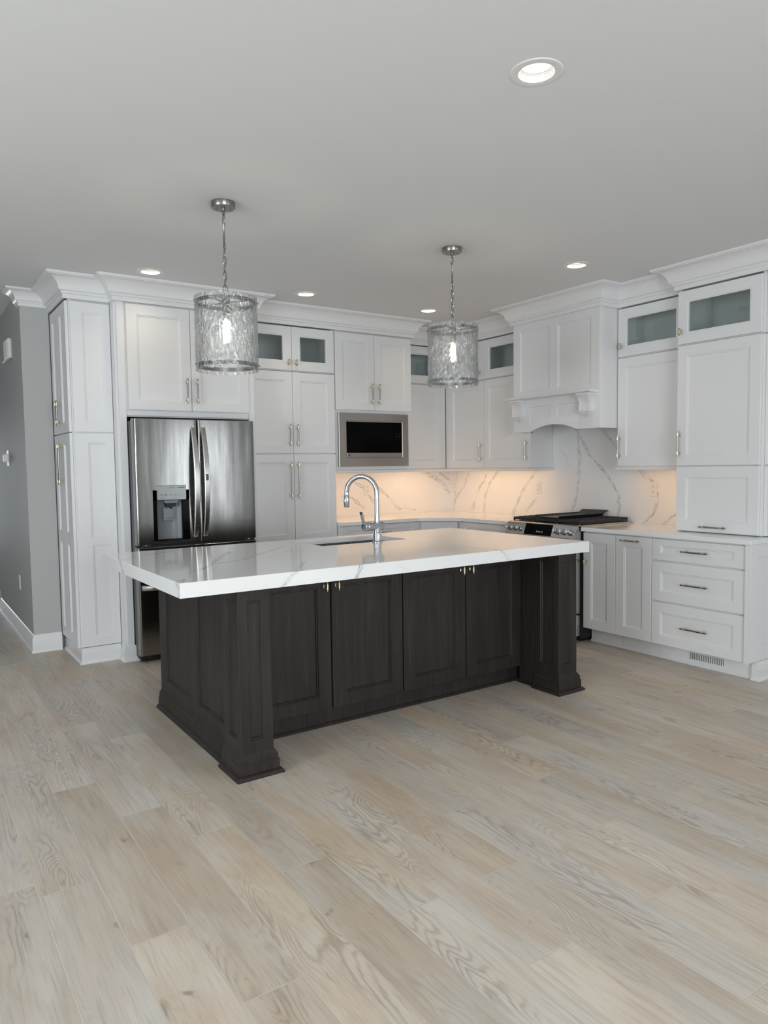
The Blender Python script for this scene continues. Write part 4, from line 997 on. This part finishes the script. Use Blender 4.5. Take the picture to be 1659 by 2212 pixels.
mb = MB(); mb.tube(pts, .0155, 20); mb.lathe([(.0165, 1.072), (.0165, 1.080)], (FX, FY, 0), 24); obj('spout', mb, 'chrome', t_, smooth=50)
ex, ey = FX + dx * 2 * Ra, FY + dy * 2 * Ra
mb = MB(); mb.lathe([(.0150, 1.233), (.0170, 1.230), (.0178, 1.200), (.0178, 1.156), (.0150, 1.152)], (ex, ey, 0), 24); mb.box(ex - .022, ex - .012, ey - .006, ey + .006, 1.180, 1.205, .003); obj('spray_head', mb, 'chrome', t_, smooth=40)

# ------------------------------------------------------------------ pendants
def pendant():
    t_ = thing('pendant_light', 'clear rippled-glass drum pendant hanging over the left end of the island', 'pendant light', (0, 0, 0), 'pendant lights over the island')
    mb = MB(); mb.lathe([(.0615, CE), (.0615, CE - .026), (.059, CE - .030), (.010, CE - .0305), (.009, CE - .045), (.004, CE - .048)], (0, 0, 0), 40)
    for s in (-1, 1): mb.lathe([(.005, CE - .030), (.005, CE - .036), (.002, CE - .038)], (s * .033, s * -.012, 0), 12)
    obj('canopy', mb, 'nickel', t_, smooth=40)
    mb = MB()
    def link(z, L, w, turn, r=.0021):
        pts = []
        for k in range(16):
            a = 2 * PI * k / 16; e_ = w * math.cos(a); zz = (L / 2) * math.sin(a)
            pts.append((e_ * math.cos(turn), e_ * math.sin(turn), z + zz))
        mb.tube(pts, r, 6, closed=True)
    z = CE - .052
    link(z, .024, .007, 0.3); link(z - .028, .042, .009, 1.8, .0024); link(z - .056, .024, .007, .3)
    zz = 2.562
    for k, (L, a) in enumerate(((.026, .4), (.045, 1.5), (.045, .1), (.045, 1.6), (.045, .2), (.040, 1.6))):
        link(zz - L / 2 + .004, L, .009 if L > .03 else .007, a, .0024); zz -= L - .007
    link(2.338, .046, .022, .6, .0022)
    mb.tube([(0.002, 0.001, CE - .04), (-.003, .002, 2.6), (.003, 0, 2.45), (0, .002, 2.33)], .0014, 6)
    obj('chain', mb, 'nickel', t_)
    mb = MB(); mb.lathe([(.003, 2.682), (.0062, 2.680), (.0062, 2.664), (.0047, 2.662), (.0047, 2.576), (.0062, 2.574), (.0062, 2.560), (.003, 2.558)], (0, 0, 0), 16); obj('rod', mb, 'nickel', t_, smooth=40)
    RB = .150
    for z in (2.270, 1.946):
        mb = MB(); mb.lathe([(RB, z - .010), (RB, z + .010), (RB - .003, z + .010), (RB - .003, z - .010), (RB, z - .010)], (0, 0, 0), 64, cap=False)
        for k in range(9):
            a = 2 * PI * k / 9 + .25; mb.lathe([(.0055, 0), (.005, .006), (.002, .012)], (math.cos(a) * (RB + .008), math.sin(a) * (RB + .008), z), 10, (Vector((-math.sin(a), math.cos(a), 0)), Vector((0, 0, 1)), Vector((math.cos(a), math.sin(a), 0))))
        if z > 2.1:
            for a in (.6, .6 + PI / 2): mb.box(-RB + .002, RB - .002, -.004, .004, z - .0035, z + .0035, .001, fr=lambda x, y, h, a=a: (x * math.cos(a) - y * math.sin(a), x * math.sin(a) + y * math.cos(a), h))
            mb.lathe([(.018, z - .008), (.022, z - .004), (.022, z + .030), (.014, z + .044), (.004, z + .048)], (0, 0, 0), 24)
        obj('band', mb, 'nickel', t_, smooth=40)
    for k in range(3):
        mb = MB(); a0 = -2.15 + 2 * PI * k / 3; a1 = a0 + 2 * PI / 3 - .012; na, nz = 46, 40; th = .0045; ro = .1605
        G = [[], []]
        for q in range(2):
            for j in range(nz + 1):
                z = 1.918 + .378 * j / nz; row = []
                for i in range(na + 1):
                    a = a0 + (a1 - a0) * i / na
                    v3 = Vector((math.cos(a) * 7.5, math.sin(a) * 7.5, z * 17 + k * 9 + q * 31))
                    d_ = mnoise.noise(v3) * .0016 + mnoise.noise(v3 * 2.3) * .0009
                    r = ro - (th if q else 0) + d_; row.append(mb.v((r * math.cos(a), r * math.sin(a), z + (mnoise.noise(Vector((a * 6, k, j))) * .0025 if j in (0, nz) else 0))))
                G[q].append(row)
        for q in range(2):
            for j in range(nz):
                for i in range(na): mb.face([G[q][j][i], G[q][j][i + 1], G[q][j + 1][i + 1], G[q][j + 1][i]], True)
        for i in range(na):
            mb.face([G[0][0][i], G[0][0][i + 1], G[1][0][i + 1], G[1][0][i]]); mb.face([G[0][nz][i], G[0][nz][i + 1], G[1][nz][i + 1], G[1][nz][i]])
        for j in range(nz):
            mb.face([G[0][j][0], G[0][j + 1][0], G[1][j + 1][0], G[1][j][0]]); mb.face([G[0][j][na], G[0][j + 1][na], G[1][j + 1][na], G[1][j][na]])
        obj('glass_panel', mb, 'ripple', t_, smooth=60)
    mb = MB(); mb.lathe([(.017, 2.270), (.019, 2.262), (.019, 2.205), (.016, 2.202)], (0, 0, 0), 24); obj('socket', mb, 'nickel', t_, smooth=40)
    mb = MB(); mb.lathe([(.013, 2.203), (.0135, 2.188), (.015, 2.180), (.0155, 2.150), (.0155, 2.085), (.013, 2.068), (.006, 2.060), (.001, 2.0585)], (0, 0, 0), 24); bl = obj('bulb', mb, 'pane', t_, smooth=60)
    mb = MB()
    mb.lathe([(.003, 2.188), (.0105, 2.178), (.0125, 2.15), (.0125, 2.10), (.010, 2.080), (.003, 2.070)], (0, 0, 0), 16); obj('filament', mb, 'filament', bl)
    return t_
def dup(root, loc, label):
    r = root.copy(); COL.objects.link(r); r.location = loc; r['label'] = label
    for ch in list(root.children):
        c = ch.copy(); COL.objects.link(c); c.parent = r
        for g in ch.children:
            d = g.copy(); COL.objects.link(d); d.parent = c
    return r
p1 = pendant(); p1.location = (-3.620, -2.605, 0)
# origin at the ceiling plate: shift is kept in the meshes, so the empty sits on the floor line below the lamp
dup(p1, (-2.105, -2.615, 0), 'clear rippled-glass drum pendant hanging over the right end of the island')

# ------------------------------------------------------------------ recessed lamps
LL = ['recessed ceiling light nearest the camera, alone over the open floor', 'recessed ceiling light above the crown over the refrigerator', 'recessed ceiling light in front of the tall glass-topped cabinet',
      'recessed ceiling light in front of the corner beside the right pendant', 'recessed ceiling light in front of the range hood']
def downlight():
    t_ = thing('recessed_light', LL[0], 'ceiling light', (0, 0, 0), 'recessed ceiling lights')
    mb = MB(); mb.lathe([(.064, CE + .001), (.0635, CE - .003), (.070, CE - .0045), (.090, CE - .003), (.0925, CE - .0002)], (0, 0, 0), 48, cap=False); obj('trim_ring', mb, 'trim', t_, smooth=30)
    prof = []
    for k in range(5):
        r = .0640 - .0021 * k; z = CE + .001 + .0042 * k; prof += [(r, z), (r - .0004, z + .0026), (r + .0008, z + .0036)]
    prof.append((.0535, CE + .0225))
    mb = MB(); mb.lathe(prof, (0, 0, 0), 48, cap=False); obj('baffle', mb, 'trim', t_, smooth=25)
    mb = MB(); mb.lathe([(.0535, CE + .023), (.030, CE + .0231), (.001, CE + .0232)], (0, 0, 0), 32); obj('lens', mb, 'led', t_)
    d = bpy.data.lights.new('lamp_light', 'AREA'); d.shape = 'DISK'; d.size = .10; d.energy = 1.7; d.color = (1.0, 0.82, 0.60); d.spread = math.radians(125)
    o = bpy.data.objects.new('lamp_light', d); COL.objects.link(o); o.parent = t_; o.location = (0, 0, CE + .0215)
    return t_
d1 = downlight(); d1.location = (LIGHTS[0][0], LIGHTS[0][1], 0)
for (x, y), lb in list(zip(LIGHTS, LL))[1:]: dup(d1, (x, y, 0), lb)

# ------------------------------------------------------------------ outlets and hall devices
def outlet(fr, loc, label, u, z, gang='duplex'):
    t_ = thing('wall_outlet', label, 'outlet', loc)
    mb = MB(); mb.box(u - .036, u + .036, -.006, 0.0, z - .060, z + .060, .0025, fr=fr); obj('cover_plate', mb, 'plate', t_)
    for s in (-1, 1):
        mb = MB(); mb.box(u - .017, u + .017, -.0085, -.006, z + s * .020 - .0145, z + s * .020 + .0145, .002, fr=fr); mb.mi = 1
        for dx_ in (-.006, .006): mb.box(u + dx_ - .0012, u + dx_ + .0012, -.0090, -.0084, z + s * .020 - .001, z + s * .020 + .007, fr=fr)
        mb.box(u - .002, u + .002, -.0090, -.0084, z + s * .020 - .010, z + s * .020 - .006, fr=fr)
        obj('receptacle', mb, ['plate', 'slot'], t_)
fo = FB(-.0152); ro = FR(-.0152)
outlet(fo, (-1.10, -.015, 1.18), 'white outlet on the back backsplash, behind the faucet arc', -1.100, 1.180)
outlet(ro, (-.015, -.105, 1.19), 'white outlet on the right-hand backsplash close to the corner', .105, 1.190)
outlet(ro, (-.015, -1.348, 1.19), 'white outlet on the backsplash just left of the range', 1.348, 1.190)
outlet(ro, (-.015, -2.605, 1.196), 'white outlet on the backsplash right of the range beside the counter tower', 2.605, 1.196)
fh = FR(-4.2461)
outlet(fh, (-4.246, .532, .475), 'white outlet low on the grey hall wall', -.532, .475)
t_ = thing('light_switch', 'white switch plate with a small device on the grey hall wall at mid height', 'switch', (-4.246, 1.0, 1.53))
mb = MB(); mb.box(-.98, -.86, -.006, 0, 1.46, 1.60, .003, fr=fh); obj('cover_plate', mb, 'plate', t_)
mb = MB(); mb.box(-.965, -.875, -.040, -.006, 1.495, 1.565, .004, fr=fh); obj('switch_body', mb, 'plate', t_)
mb = MB()
for z in (1.505, 1.530, 1.555): mb.box(-.955, -.935, -.0412, -.040, z - .006, z + .006, .001, fr=fh); mb.box(-.915, -.895, -.0412, -.040, z - .006, z + .006, .001, fr=fh)
obj('button', mb, 'plastic', t_)
t_ = thing('door_chime', 'white door chime box mounted high on the grey hall wall', 'door chime', (-4.246, .52, 2.41))
mb = MB(); mb.box(-.62, -.40, -.030, 0, 2.335, 2.495, .006, fr=fh); obj('housing', mb, 'plate', t_)
mb = MB()
for k in range(4): mb.box(-.60 + k * .055, -.565 + k * .055, -.040, -.030, 2.330, 2.485, .004, fr=fh)
mb.tube([fh(-.60, -.030, 2.335), fh(-.605, -.040, 2.322), fh(-.62, -.046, 2.318)], .006, 8); obj('cover', mb, 'plate', t_)
